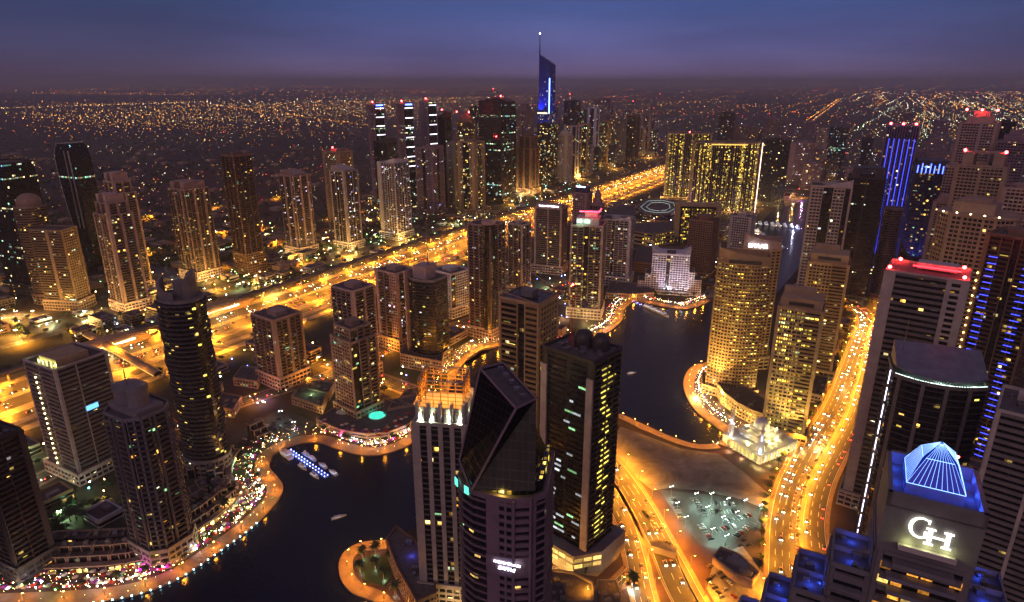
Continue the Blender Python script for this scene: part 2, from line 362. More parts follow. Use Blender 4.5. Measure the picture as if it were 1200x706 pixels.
tag(mb.build('verge', SAND), None, None, kind='structure')
ROADS = []
def road_px(px, w, lanes, z=.07, edge=True, median=False, taper=None, kerb=True):
    P = path(px); ROADS.append((P[::2], w / 2)); mb = MB(); mk = MB(); kb = MB(); ribbon(mb, P, -w / 2, w / 2, z)
    if kerb:
        ribbon(kb, P, -w / 2 - 2.6, -w / 2, 0, .18); ribbon(kb, P, w / 2, w / 2 + 2.6, 0, .18)
    if edge: dashes(mk, P, -w / 2 + .5, .25, z + .03, 3, 0); dashes(mk, P, w / 2 - .5, .25, z + .03, 3, 0)
    for k in range(1, lanes): dashes(mk, P, -w / 2 + w * k / lanes, .28, z + .03, 6, 6)
    r = tag(mb.build('road', ASP), None, None, kind='structure'); mk.build('lane_markings', M['whitep'], r)
    if kerb: tag(kb.build('pavement', M['deck']), None, None, kind='structure')
    return P
# centre lines read from the photograph, in ground coordinates
RD_MARSA = road_px([(-30, 600), (20, 575), (70, 550), (130, 522), (190, 503), (240, 487), (310, 463), (380, 442), (440, 415), (500, 393), (560, 372), (625, 345), (690, 325), (740, 318)], 17, 4)
RD_CANAL = road_px([(385, 425), (415, 434), (450, 446), (490, 461), (520, 470)], 20, 5, z=.10)
RD_CURVE = road_px([(520, 440), (540, 420), (560, 408), (582, 404), (600, 402)], 9, 2, z=.11)
RD_JBR = road_px([(932, 760), (922, 706), (921, 660), (922, 610), (932, 565), (955, 520), (980, 480), (996, 440), (1010, 400), (1016, 375), (1000, 358), (985, 352)], 22, 5, z=.08)
RD_JBR2 = road_px([(990, 760), (968, 706), (958, 655), (954, 610), (964, 565), (984, 525), (1003, 487), (1014, 450), (1022, 415), (1030, 380), (1045, 355), (1060, 330)], 15, 3, z=.12)
RD_LOW = road_px([(870, 790), (833, 740), (808, 700), (790, 665), (772, 632), (755, 600), (735, 568), (712, 540), (680, 520), (650, 500)], 17, 4, z=.09)
RD_LOW2 = road_px([(790, 790), (764, 730), (752, 690), (745, 655), (735, 620), (722, 592), (705, 565), (670, 540)], 13, 3, z=.13)
RD_LOOP = road_px([(600, 668), (640, 688), (680, 697), (715, 690), (740, 668)], 7, 2, z=.16)
RD_BR = road_px([(600, 262), (640, 246), (672, 232), (700, 222)], 12, 3, z=.17, kerb=False)
EXTRA = []
for px in ([(0, 408), (60, 392), (130, 372), (200, 352), (290, 330), (380, 305), (450, 290), (520, 272)], [(160, 258), (240, 245), (330, 232)], [(0, 372), (60, 366), (130, 352)],
           [(240, 318), (330, 285), (420, 262), (520, 250)], [(160, 300), (230, 282), (310, 268), (360, 268)], [(380, 258), (430, 245), (520, 226), (600, 214), (690, 190), (750, 176)]):
    EXTRA.append(road_px(px, 13, 3, kerb=False, z=.05))
for px in ([(870, 225), (930, 222), (1000, 218)], [(905, 172), (948, 145), (965, 133), (985, 121), (997, 113), (985, 108)], [(1000, 155), (1040, 130), (1060, 118)], [(1060, 300), (1075, 270), (1090, 240), (1080, 215)]):
    road_px(px, 22, 4, kerb=False, z=.05)
# underpass trench ramp
mb = MB(); P = path([(832, 760), (803, 706), (790, 680), (777, 648)]); ribbon(mb, P, -7.5, 7.5, .20); r = tag(mb.build('road', ASP), None, None, kind='structure')
mk = MB(); dashes(mk, P, 0, .25, .23, 6, 6); dashes(mk, P, -6.8, .25, .23, 6, 0); dashes(mk, P, 6.8, .25, .23, 6, 0); mk.build('lane_markings', M['whitep'], r)
mb = MB(); ribbon(mb, P, -8.4, -7.6, .1, 1.3); ribbon(mb, P, 7.6, 8.4, .1, 1.3)
tag(mb.build('retaining_wall', M['conc']), 'pair of low concrete walls lining the underpass ramp beside the bare plot', 'wall')
mb = MB(); e = P[-1]; mb.box(e.x, e.y, .2, 17, 6, 5.2, -.4, 0); tag(mb.build('underpass_portal', M['conc']), 'concrete portal where the ramp dives under the curving road', 'portal')
# ---- promenades
def deck_along(px, w, name='promenade', side=1, h=1.2):
    P = path(px, step=4); mb = MB(); ribbon(mb, P, 0 if side > 0 else -w, w if side > 0 else 0, .02, h)
    return P, tag(mb.build(name, M['deck']), None, None, kind='structure')
PL, _ = deck_along(SHORE_L, 12, side=-1)
PF, _ = deck_along(FAR_L, 8, side=-1)
PB, _ = deck_along(SHORE_B, 11, side=-1)
PC, _ = deck_along(SHORE_C[:8], 11, side=-1)
PD, _ = deck_along(SHORE_C[7:], 8, side=-1)
PP, _ = deck_along([(460, 634)] + PEN, 9, side=-1)
OUTER = []
# canal edge lanterns read as small wall lights
sheet('lawn', [(440, 650), (425, 655), (420, 668), (428, 682), (450, 688), (462, 672), (458, 655)], .5, plain('lawn_grass', (.04, .075, .03), .9), base=.0)
# parking lots
sheet('parking_lot', [(772, 574), (800, 577), (860, 583), (903, 600), (898, 612), (868, 632), (848, 645), (822, 640), (802, 618)], .12, ASP)
sheet('parking_lot', [(258, 520), (330, 478), (372, 497), (345, 512), (318, 520), (290, 548)], .12, ASP)
sheet('parking_lot', [(838, 652), (870, 640), (915, 700), (905, 740), (850, 730), (828, 690)], .12, SAND)
sheet('parking_lot', [(290, 350), (340, 322), (420, 305), (470, 290), (520, 272), (500, 262), (400, 285), (300, 320)], .03, ASP)
sheet('parking_lot', [(0, 385), (0, 365), (70, 372), (120, 355), (160, 362), (100, 385), (60, 392)], .03, ASP)
sheet('sand_ground', [(640, 668), (700, 676), (726, 652), (722, 615), (708, 590), (690, 650)], .1, SAND)
mk = MB()
def bays(c, rot, n, w=2.6, l=5.2):
    for i in range(n + 1):
        x, y = c[0] + math.cos(rot) * w * i, c[1] + math.sin(rot) * w * i
        mk.box(x, y, .13, .18, l, .01, rot)
LOT = []
for (x0, y0, x1, y1) in ((788, 583, 800, 612), (812, 584, 828, 606), (836, 590, 862, 592), (832, 600, 866, 600), (850, 612, 880, 604), (838, 622, 862, 617), (820, 615, 834, 634), (862, 630, 884, 612)):
    a, b = Vector(G(x0, y0)), Vector(G(x1, y1)); d = b - a; n = int(d.length / 2.7); rot = math.atan2(d.y, d.x); bays(a, rot, n)
    for i in range(n): q = a + d * ((i + .5) / max(n, 1)); LOT.append((q.x, q.y, rot + math.pi / 2))
mk.build('parking_bay_markings', M['whitep'], tag(bpy.data.objects['parking_lot'], None, None))
# ================================================================== HAZE
hz, t, b = new_mat('dusk_air'); t.nodes.remove(b); pv = N(t, 'ShaderNodeVolumePrincipled'); pv.inputs['Density'].default_value = 5.5e-5
pv.inputs['Color'].default_value = (.99, .98, .995, 1); pv.inputs['Anisotropy'].default_value = .3; L(t, pv.outputs[0], t.nodes['Material Output'].inputs['Volume'])
mb = MB(); mb.box(0, 34000, -1, 122000, 76000, 431); HAZE = tag(mb.build('haze', hz), None, None, kind='stuff')

# ================================================================== STREET FURNITURE
HOT = glow('sodium_lamp', (1, .5, .1), 55); HOTW = glow('white_lamp', (.9, 1, .85), 40); HOTB = glow('blue_lamp', (.1, .15, 1), 30)
def make_street_lamp(name, label, cat, h, arms, mat):
    r = empty(name, label, cat); p = MB(); p.tube((0, 0, 0), (0, 0, h), .22, 8, .1); p.tube((0, 0, 0), (0, 0, .6), .35, 8)
    for a in arms: p.tube((0, 0, h - .2), (a, 0, h + .25), .07, 6)
    p.build('pole', M['steel'], r)
    for a in arms:
        q = MB(); q.box(a, 0, h + .12, 1.1, .45, .16); q.build('lamp_housing', M['steel'], r)
        q = MB(); q.box(a, 0, h - .1, .9, .4, .2); q.build('lamp_head', mat, r)
    return r
lp_double = make_street_lamp('street_lamp', 'tall twin-armed sodium street lamp in the middle of the highway', 'street lamp', 20, (-3, 3), HOT)
lp_single = make_street_lamp('street_lamp', 'single-armed sodium street lamp at the side of the highway', 'street lamp', 10, (2.2,), HOT)
lp_white = make_street_lamp('parking_lamp', 'slim pole lamp with white light in the floodlit car park', 'street lamp', 9, (-1.2, 1.2), HOTW)
lp_prom = make_street_lamp('promenade_lamp', 'short sodium lamp post on the canal promenade', 'street lamp', 5.5, (.8,), HOT)
for l_ in (lp_double, lp_single, lp_white, lp_prom): proto(l_)
def put_lamp(l_, loc, rz, label, group, power, color=SODIUM, h=14, r=.6, wide=False):
    c = scatter_copy(l_, USED, (loc[0], loc[1], loc[2] if len(loc) > 2 else .05), rz, label, group)
    if power: lamp((0, 0, h), power, color, c, r, *((None, None) if wide else (R(162), (0, 0, -1))))
    return c
def along(P, spacing, off=0.0, start=0.0):
    Nn = normals(P); acc = 0.0; nxt = start; out = []
    for i in range(len(P) - 1):
        d = P[i + 1] - P[i]; l = d.length
        while nxt < acc + l:
            t = (nxt - acc) / l; out.append((P[i] + d * t + Nn[i] * off, math.atan2(d.y, d.x))); nxt += spacing
        acc += l
    return out
for P_, off, sp, pw, lb, st in ((HW[:232], -18.5, 40, 45000, 'twin-armed sodium lamp on the highway median', 10), ):
    for p, a in along(P_, 40, off, st): put_lamp(lp_double, p, a + math.pi / 2, lb, 'lamps down the highway median', pw * 2.1, h=19.5)
for off, lb, st in ((-55, 'single-armed sodium lamp on the verge under the elevated metro line', 30), (19, 'single-armed sodium lamp on the verge between highway and service road', 5), (64, 'single-armed sodium lamp along the tower side of the highway', 40)):
    for p, a in along(HW[:215], 56, off, st): put_lamp(lp_single, p, a + math.pi / 2, lb, 'lamps beside the highway', 70000, h=9.5)
for P_, off, sp, lb, pw in ((RD_MARSA, 9.5, 55, 'sodium street lamp along the street behind the marina towers', 9000), (RD_CANAL, 11, 30, 'sodium street lamp on the short bright street by the pool tower', 14000),
        (RD_JBR2, -9.2, 27, 'sodium street lamp on the median of the wide curving road at right', 21000), (RD_JBR, -12, 32, 'sodium street lamp on the outer kerb of the wide curving road', 15000), (RD_LOW, 10, 24, 'sodium street lamp between the curving road and the bare plot', 21000),
        (RD_LOW2, 7.5, 26, 'sodium street lamp on the kerb beside the building site', 17000), (RD_CURVE, 5, 20, 'sodium street lamp on the little road bend by the canal head', 5000), (RD_LOOP, 4, 22, 'sodium street lamp on the small loop street below the dark tower', 3000)):
    for p, a in along(P_, sp, off, 8): put_lamp(lp_single, p, a + (math.pi if off > 0 else 0) - math.pi / 2 + math.pi, lb, lb.replace('sodium street lamp', 'lamps'), pw * 1.8, h=9.5, wide=P_ in (RD_MARSA, RD_CANAL, RD_CURVE, RD_LOOP))
for P_ in EXTRA:
    for p, a in along(P_, 85, 8, 20): put_lamp(lp_single, p, a + math.pi / 2, 'sodium street lamp on a street among the towers beyond the highway', 'lamps of the streets beyond the highway', 90000, h=10)
for P_, sp, lb, pw in ((PL, 24, 'short sodium lamp post on the front basin promenade', 3200), (PF, 26, 'short sodium lamp post on the far bank behind the towers', 2500), (PB, 20, 'short sodium lamp post on the upper basin promenade', 3800),
        (PC, 15, 'short sodium lamp post on the promenade round the golden towers', 4200), (PD, 14, 'short sodium lamp post on the walk between water and bare plot', 2600), (PP, 15, 'short sodium lamp post on the round palm terrace', 2600)):
    for p, a in along(P_, sp, -5.5, 6): put_lamp(lp_prom, (p.x, p.y, 1.2), a, lb, lb.replace('short sodium lamp post', 'lamp posts'), pw * 1.3, (1, .34, .02), 5.3, .5, True)
for x, y in ((786, 582), (793, 601), (803, 618), (815, 590), (833, 590), (852, 596), (872, 598), (890, 604), (828, 606), (846, 618), (862, 612), (834, 632), (850, 640)):
    put_lamp(lp_white, G(x, y), .5, 'slim pole with white light in the floodlit car park', 'white lamps of the floodlit car park', 4600, (.60, 1, .78), 6.5)
for x, y in ((20, 372), (60, 380), (100, 372), (150, 366), (330, 300), (400, 292), (440, 280), (480, 275), (360, 285), (520, 262), (560, 254), (280, 340), (240, 345)):
    put_lamp(lp_white, G(x, y), .5, 'slim pole with pale light on the parking ground beyond the highway', 'pale lamps beyond the highway', 15000, (.8, 1, .5), 8.5)
for x, y, pw in ((40, 372, 60000), (110, 378, 40000), (165, 372, 30000), (300, 330, 50000), (350, 310, 60000), (410, 300, 60000), (470, 285, 60000), (530, 268, 60000), (250, 330, 30000), (570, 250, 70000), (600, 240, 80000), (190, 350, 60000), (210, 340, 50000), (320, 345, 60000), (380, 285, 60000), (430, 262, 70000), (100, 385, 60000), (20, 395, 60000), (500, 250, 80000), (540, 240, 80000), (640, 225, 90000), (680, 210, 90000), (720, 198, 90000), (760, 185, 120000)):
    put_lamp(lp_white, G(x, y), .5, 'tall warm pole lamp on open ground beyond the highway', 'warm pole lamps beyond the highway', pw * 1.2, (1, .5, .09), 9, .6, True)
for x, y in ((300, 505), (330, 492), (345, 505)): put_lamp(lp_white, G(x, y), .5, 'slim pole with white light in the dim car park by the canal', 'white lamps of the dim car park', 700, (.7, 1, .9), 8.5)

# ================================================================== TREES
def make_palm():
    r = empty('palm_tree', 'date palm with arching fronds', 'palm'); t = MB()
    t.tube((0, 0, 0), (.1, .05, 3.5), .34, 7, .26, cap=False); t.tube((.1, .05, 3.5), (.25, 0, 7.2), .26, 7, .22); t.build('trunk', M['bark'], r)
    c = MB()
    for k in range(22):
        a = k * 2.4; up = .9 - (k / 22) * 1.25; p = Vector((.25, 0, 7.2)); d = Vector((math.cos(a) * math.cos(up), math.sin(a) * math.cos(up), math.sin(up))); s = Vector((-math.sin(a), math.cos(a), 0))
        w = .16
        for q in range(5):
            p2 = p + d * .85; d.z -= .34; d.normalize(); w2 = (.55, .62, .5, .33, .05)[q]
            for sg in (-1, 1):
                c.face([p, p2, p2 + s * w2 * sg + Vector((0, 0, -.22 * w2)), p + s * w * sg + Vector((0, 0, -.22 * w))])
            p, w = p2, w2
    c.build('crown', M['green'], r); return proto(r)
def make_tree(seed, h, rad):
    rnd = random.Random(seed); r = empty('broadleaf_tree', 'round broadleaf street tree', 'tree'); t = MB(); t.tube((0, 0, 0), (0, 0, h * .45), .28, 7, .16, cap=False)
    tips = []
    for k in range(6):
        a = k * 1.05 + rnd.random(); e = Vector((math.cos(a) * rad * .55, math.sin(a) * rad * .55, h * (.6 + .25 * rnd.random()))); t.tube((0, 0, h * .42), e, .12, 5, .04, cap=False); tips.append(e)
    t.build('trunk', M['bark'], r); c = MB(); tips += [Vector((0, 0, h * .85)), Vector((.2, .3, h * .65))]
    for e in tips:
        for k in range(34):
            v = Vector((rnd.gauss(0, 1), rnd.gauss(0, 1), rnd.gauss(0, .75))); v = e + v.normalized() * rad * .45 * (rnd.random() ** .4)
            q = Vector((rnd.gauss(0, 1), rnd.gauss(0, 1), rnd.gauss(0, 1))).normalized(); u = q.orthogonal().normalized(); w = q.cross(u); s = .35 + rnd.random() * .3
            c.face([v - u * s, v - w * s * .6, v + u * s, v + w * s * .6])
    c.build('crown', M['green'], r); return proto(r)
palm = make_palm(); tree_a = make_tree(3, 6.5, 3.6); tree_b = make_tree(8, 5, 3)
TREEN = [0]
def put_tree(kind, p, z, label, group, s=None):
    c = scatter_copy(kind, USED, (p[0], p[1], z), random.random() * 6.28, label, group); s = s or random.uniform(.8, 1.25); c.scale = (s, s, s); TREEN[0] += 1; return c
for p, a in along(HW[:130], 13, 65, 20):
    if random.random() < .4: put_tree(palm, p + Vector((random.uniform(-1, 1), random.uniform(-2, 2))), .05, 'date palm on the tower side of the highway', 'palms beside the highway')
for p, a in along(HW[8:120], 11, -80, 0):
    if random.random() < .75: put_tree(random.choice((tree_a, tree_b)), p + Vector((random.uniform(-3, 3), random.uniform(-3, 3))), .05, 'dark broadleaf tree in the row beyond the elevated metro line', 'trees beyond the metro line', random.uniform(1, 1.6))
for (x0, y0, x1, y1, n) in ((290, 345, 420, 300, 26), (420, 298, 560, 262, 26), (0, 385, 110, 392, 9), (230, 350, 290, 330, 8), (560, 258, 640, 232, 12)):
    for k in range(n):
        t_ = random.random(); q = G(x0 + (x1 - x0) * t_ + random.uniform(-6, 6), y0 + (y1 - y0) * t_ + random.uniform(-8, 8)); put_tree(random.choice((tree_a, tree_a, palm)), q, .05, 'tree on the lit parking ground beyond the highway', 'trees on the parking ground', random.uniform(1, 1.7))
for x, y in ((425, 655), (440, 650), (422, 672), (440, 668), (450, 680), (458, 660), (472, 690), (463, 698)): put_tree(palm, G(x, y), .5, 'uplit date palm on the round palm terrace', 'palms on the round terrace', 1.1); lamp((*G(x + 1, y + 2), 1.5), 260, (.85, 1, .8), r=.2)
for p, a in along(RD_JBR2, 15, -10.5, 4): put_tree(tree_b, p, .1, 'small tree on the median of the wide curving road', 'median trees of the curving road', .5)
for p, a in along(RD_JBR[8:], 12, -16, 4): put_tree(random.choice((palm, tree_b)), p, .1, 'street tree between golden towers and the curving road', 'trees along the curving road', .9)
for k in range(26): put_tree(random.choice((palm, palm, tree_b)), G(748 + k * 3.3 + random.uniform(-2, 2), 343 + random.uniform(-2, 7)), 1.2, 'brightly uplit palm in front of the white stepped building', 'uplit palms at the white stepped building', .9)
for k in range(22): put_tree(random.choice((palm, tree_a)), G(random.uniform(35, 105), random.uniform(585, 630)), .1, 'tree of the dark garden at lower left', 'trees in the dark garden', 1.3)
for k in range(10): put_tree(palm, G(random.uniform(380, 480), random.uniform(512, 522)), 1.2, 'palm among the crowded terraces below the pool', 'palms below the pool', .7)
put_tree(palm, G(740, 690), .1, 'date palm lit white at the foot of the dark tower site', 'palm by the loop street', 1.4); lamp((*G(741, 693), 3), 3000, (.7, 1, .85), r=.3)

# ================================================================== CARS
CARCOL = [('white', (.75, .75, .76)), ('silver', (.42, .43, .45)), ('black', (.015, .015, .018)), ('grey', (.12, .12, .13)), ('sand', (.38, .3, .2)), ('red', (.35, .02, .02))]
def make_car(cn, col):
    pm = plain(cn + '_car_paint', col, .3, .3, .05); r = empty('parked_car', cn + ' car', 'car'); b = MB()
    pr = [(-2.3, .35), (-2.32, .75), (-2.1, .95), (-1.3, 1.0), (1.0, .98), (2.0, .85), (2.3, .65), (2.3, .35)]
    ww = [.82, .88, .86, .84, .84, .84, .82, .8]
    for i in range(len(pr) - 1):
        (x0, z0), (x1, z1) = pr[i], pr[i + 1]; b.face([(x0, -ww[i], z0), (x0, ww[i], z0), (x1, ww[i + 1], z1), (x1, -ww[i + 1], z1)][::-1])
    for sg in (-1, 1): b.face([(x, sg * w, z) for (x, z), w in zip(pr, ww)][::sg])
    b.build('body', pm, r); c = MB(); lo = [(-1.75, -.8), (1.05, -.8), (1.05, .8), (-1.75, .8)]; hi = [(-1.2, -.62), (.35, -.62), (.35, .62), (-1.2, .62)]
    for i in range(4): j = (i + 1) % 4; c.face([(*lo[i], .97), (*lo[j], .97), (*hi[j], 1.42), (*hi[i], 1.42)])
    c.build('windows', M['black'], r); q = MB(); q.box(-.42, 0, 1.42, 1.6, 1.28, .05); q.build('roof', pm, r)
    for x in (-1.4, 1.4):
        for y in (-.82, .82): w = MB(); w.tube((x, y - .1, .33), (x, y + .1, .33), .33, 10); w.build('wheel', M['black'], r)
    return r
def lights(r, hl, tl):
    for y in (-.62, .62):
        q = MB(); q.box(2.3, y, .58, .12, .42, .2); q.build('headlight', hl, r); q = MB(); q.box(-2.34, y, .66, .1, .42, .2); q.build('tail_light', tl, r)
H_ON = glow('headlamp_glow', (1, .85, .55), 40); T_ON = glow('tail_lamp_glow', (1, .03, .01), 30); H_OFF = plain('lamp_glass', (.5, .5, .5), .2); T_OFF = plain('red_lens', (.3, .02, .02), .3)
PARKED, MOVING = [], []
for cn, col in CARCOL:
    a = make_car(cn, col); lights(a, H_OFF, T_OFF); PARKED.append((cn, proto(a)))
    a = make_car(cn, col); lights(a, H_ON, T_ON); a.name = 'car'; MOVING.append((cn, proto(a)))
NC = [0]
def put_car(pool, p, z, rz, where, group, w=None):
    cn, pr = random.choice(pool); scatter_copy(pr, USED, (p[0], p[1], z), rz, cn + ' car ' + where, group); NC[0] += 1
for (x, y, r_) in LOT:
    if random.random() < .62: put_car(PARKED, (x, y), .13, r_ + random.choice((0, math.pi)), 'parked in the floodlit car park', 'cars in the floodlit car park')
for k in range(26):
    u = k % 9; v = k // 9; a, b = Vector(G(272 + v * 17, 524 - v * 2)), Vector(G(330 + v * 14, 490 + v * 2)); q = a + (b - a) * (u / 8.5); put_car(PARKED, q, .13, math.atan2((b - a).y, (b - a).x) + math.pi / 2, 'parked in the dim car park by the canal', 'cars in the dim car park')
for x, y in ((831, 680), (836, 676), (834, 686), (838, 690), (842, 696), (850, 692), (843, 672), (848, 678), (852, 665), (845, 700), (855, 684), (860, 700), (832, 664), (872, 634), (878, 640), (868, 640)):
    put_car(PARKED, G(x, y), .13, random.choice((.4, .5, 2.0)), 'parked beside the low walled compound', 'cars round the walled compound')
for (x, y) in ((756, 601), (760, 606), (765, 613), (768, 621), (777, 617), (783, 637)): put_car(PARKED, G(x, y), .12, -1.05, 'standing on the road beside the bare plot', 'cars standing on the curving street')
for off, dr, n in ((-46, 0, 8), (-38, 0, 9), (-29, 0, 7), (-12, 1, 8), (-3, 1, 9), (6, 1, 7), (33, 1, 8), (-68, 0, 5)):
    for k in range(n):
        s = 100 + (random.random() ** 1.3) * 1800; put_car(MOVING, SN(s, -715 + off), .08, math.atan2(.857, .515) + (math.pi if dr else 0), 'driving on the wide highway', 'cars on the highway')
for p, a in along(RD_JBR2[int(len(RD_JBR2) * .55):], 7.5, 0, 2):
    for o in (-4.5, 0, 4.5):
        if random.random() < .8: put_car(MOVING, p + Vector((math.sin(a), -math.cos(a))) * o, .13, a, 'in the queue of red tail lights on the curving road', 'queueing cars on the curving road')
for P_, wh, gp, sp in ((RD_JBR, 'driving on the wide curving road at right', 'cars on the wide curving road', 32), (RD_MARSA, 'on the street behind the marina towers', 'cars behind the marina towers', 42), (RD_LOW2, 'driving past the building site', 'cars at the building site', 34)):
    for p, a in along(P_, sp, 4, 5): put_car(MOVING, p, .14, a + math.pi, wh, gp)

tm = MB(); rt = random.Random(33)
for k in range(620):
    o_ = rt.choice((-46, -42, -38, -34, -29, -25)) if rt.random() < .5 else rt.choice((-12, -8, -3, 1, 6, 10, 33, 38)); s_ = 60 + rt.random() ** 1.2 * 2700; x, y = SN(s_, -715 + o_); c_, q_ = .515, .857; dr = -1 if o_ < -20 else 1
    tm.box(x, y, .4, 1.8, 4.4, .7, BRG, 0); tm.box(x, y, 1.1, 1.5, 2.2, .5, BRG, 1)
    for e in (-.6, .6): tm.box(x + c_ * 2.25 * dr + q_ * e, y + q_ * 2.25 * dr - c_ * e, .6, .45, .15, .3, BRG, 2); tm.box(x - c_ * 2.25 * dr + q_ * e, y - q_ * 2.25 * dr - c_ * e, .7, .45, .15, .3, BRG, 3)
for P_, offs, sp in ((RD_JBR, (-7, -3, 3, 7), 11), (RD_JBR2, (-5, 5), 12), (RD_LOW, (-5, 0, 5), 16), (RD_LOW2, (-3, 3), 15), (RD_CANAL, (-6, 6), 12), (RD_MARSA, (-5, 5), 15)):
    for o_ in offs:
        for p, a in along(P_, sp, o_, rt.uniform(0, 9)):
            if rt.random() < .55:
                b_ = a - math.pi / 2; dx, dy = math.cos(a), math.sin(a); sg = 1 if o_ > 0 else -1; tm.box(p.x, p.y, .5, 1.8, 4.4, .7, b_, 0); tm.box(p.x, p.y, 1.2, 1.5, 2.2, .5, b_, 1)
                for e in (-.6, .6): tm.box(p.x + dx * 2.25 * sg - dy * e, p.y + dy * 2.25 * sg + dx * e, .75, .45, .15, .3, b_, 2); tm.box(p.x - dx * 2.25 * sg - dy * e, p.y - dy * 2.25 * sg + dx * e, .85, .45, .15, .3, b_, 3)
tag(tm.build('traffic', [plain('traffic_paint', (.3, .3, .32), .3), M['black'], H_ON, T_ON]), 'dense further traffic on the highway and streets', 'traffic', kind='stuff')
# ================================================================== TOWERS
def rect(w, d): return [(-w / 2, -d / 2), (w / 2, -d / 2), (w / 2, d / 2), (-w / 2, d / 2)]
def oval(w, d, n=24, a0=0): return [(w / 2 * math.cos(a0 + 2 * math.pi * k / n), d / 2 * math.sin(a0 + 2 * math.pi * k / n)) for k in range(n)]
def bow(w, d, b, n=8):
    """box whose front (-y) bulges by b"""
    P = [(-w / 2 + w * k / n, -d / 2 + b - b * (1 - (2 * k / n - 1) ** 2) * 1.0) for k in range(n + 1)]
    return P + [(w / 2, d / 2), (-w / 2, d / 2)]
def chamf(w, d, c): return [(-w / 2 + c, -d / 2), (w / 2 - c, -d / 2), (w / 2, -d / 2 + c), (w / 2, d / 2 - c), (w / 2 - c, d / 2), (-w / 2 + c, d / 2), (-w / 2, d / 2 - c), (-w / 2, -d / 2 + c)]
def skin(mb, gb, poly, z0, z1, sides, fh, bay, m=0, dual=False):
    """clad each side of the prism: segments like 'w1 p4 b3 g2 v3 s2' (wall, punched, balconies, glass, fins, slabs)"""
    n = len(poly); gb.prism(poly, z0, z1, 0, 1); nf = int((z1 - z0) / fh)
    for i in range(n):
        a, b = Vector(poly[i]), Vector(poly[(i + 1) % n]); l = (b - a).length
        if l < .5: continue
        e = (b - a) / l; nr = (e.y, -e.x); lay = sides[i % len(sides)].split(); tot = sum(float(q[1:]) for q in lay); t = 0.0
        for q in lay:
            k, f = q[0], float(q[1:]) / tot; p, r = a + e * l * t, a + e * l * (t + f); t += f; sl = (r - p).length
            if k == 'w': mb.seg(p, r, nr, .55, z0, z1 + .3, m)
            elif k == 'r':
                for j in range(nf + 1):
                    z = z0 + j * fh
                    if z < z1: mb.seg(p, r, nr, 1.7 + .55 * math.sin(j * .9) + .25 * math.sin(j * 2.3), z, min(z + 1.0, z1 + .3), m + 1 if dual else m)
            elif k in 'pbsh':
                pr, hb, zo = dict(p=(.4, fh * .42, -.2), b=(1.6, 1.15, 0), s=(.8, .5, 0), h=(.9, fh * .5, 0))[k]
                for j in range(nf + 1):
                    z = z0 + j * fh + zo
                    if z < z1: mb.seg(p, r, nr, pr, z, min(z + hb, z1 + .3), m + 1 if dual and k != 'p' else m)
            if k in 'pvb':
                nb = max(1, round(sl / bay)); pw = .9 if k == 'p' else .6; nb = max(1, nb // 2) if k == 'b' else nb
                for j in range(nb + 1):
                    c = p + e * (sl * j / nb); mb.seg(c - e * pw / 2, c + e * pw / 2, nr, .5 if k != 'b' else 1.2, z0, z1 + .2, m)
def parapet(mb, poly, z, h=1.5, t=.5, m=0, out=.6):
    n = len(poly)
    for i in range(n):
        a, b = Vector(poly[i]), Vector(poly[(i + 1) % n]); e = (b - a).normalized(); nr = (e.y, -e.x); mb.seg(a - e * .0, b + e * .0, nr, out, z - .8, z + h, m)
        mb.seg(b, a, (-nr[0], -nr[1]), t, z - .8, z + h, m)
def scaled(poly, f): return [(x * f, y * f) for x, y in poly]
BEACON = glow('aviation_beacon', (1, .03, .03), 60)
def beacon(t, x, y, z, r=.9, light=0):
    m = MB(); m.ball((x, y, z + r), r, 8, 5); m.build('beacon', BEACON, t)
    if light: lamp((x, y, z + 3), light, (1, .04, .03), t, .5)
def unit(t, x, y, z, s, rn):
    me = bpy.data.meshes.get('roof_unit_mesh')
    if not me: q = MB(); q.box(0, 0, 0, 1.4, 1, .8); q.prism([(a * .35, b * .35) for a, b in oval(1, 1, 10)], .8, .95); me = q.mesh('roof_unit_mesh', M['steel'])
    o = bpy.data.objects.new('roof_unit', me); COL.objects.link(o); o.parent = t; o.location = (x, y, z); o.scale = (s, s, s); o.rotation_euler = (0, 0, rn.choice((0, 1.57, .4)))
def plant(t, z, w, d, mat, seed=0, clutter=True):
    rn = random.Random(seed); m = MB(); m.box(rn.uniform(-.08, .08) * w, 0, z, w * .42, d * .42, 4.5); m.box(-w * .25, d * .2, z, w * .16, d * .2, 3); m.build('plant_room', mat, t)
    if clutter:
        for k in range(5): unit(t, rn.uniform(-.42, .42) * w, rn.uniform(-.42, .42) * d, z, rn.uniform(.8, 2.4), rn)
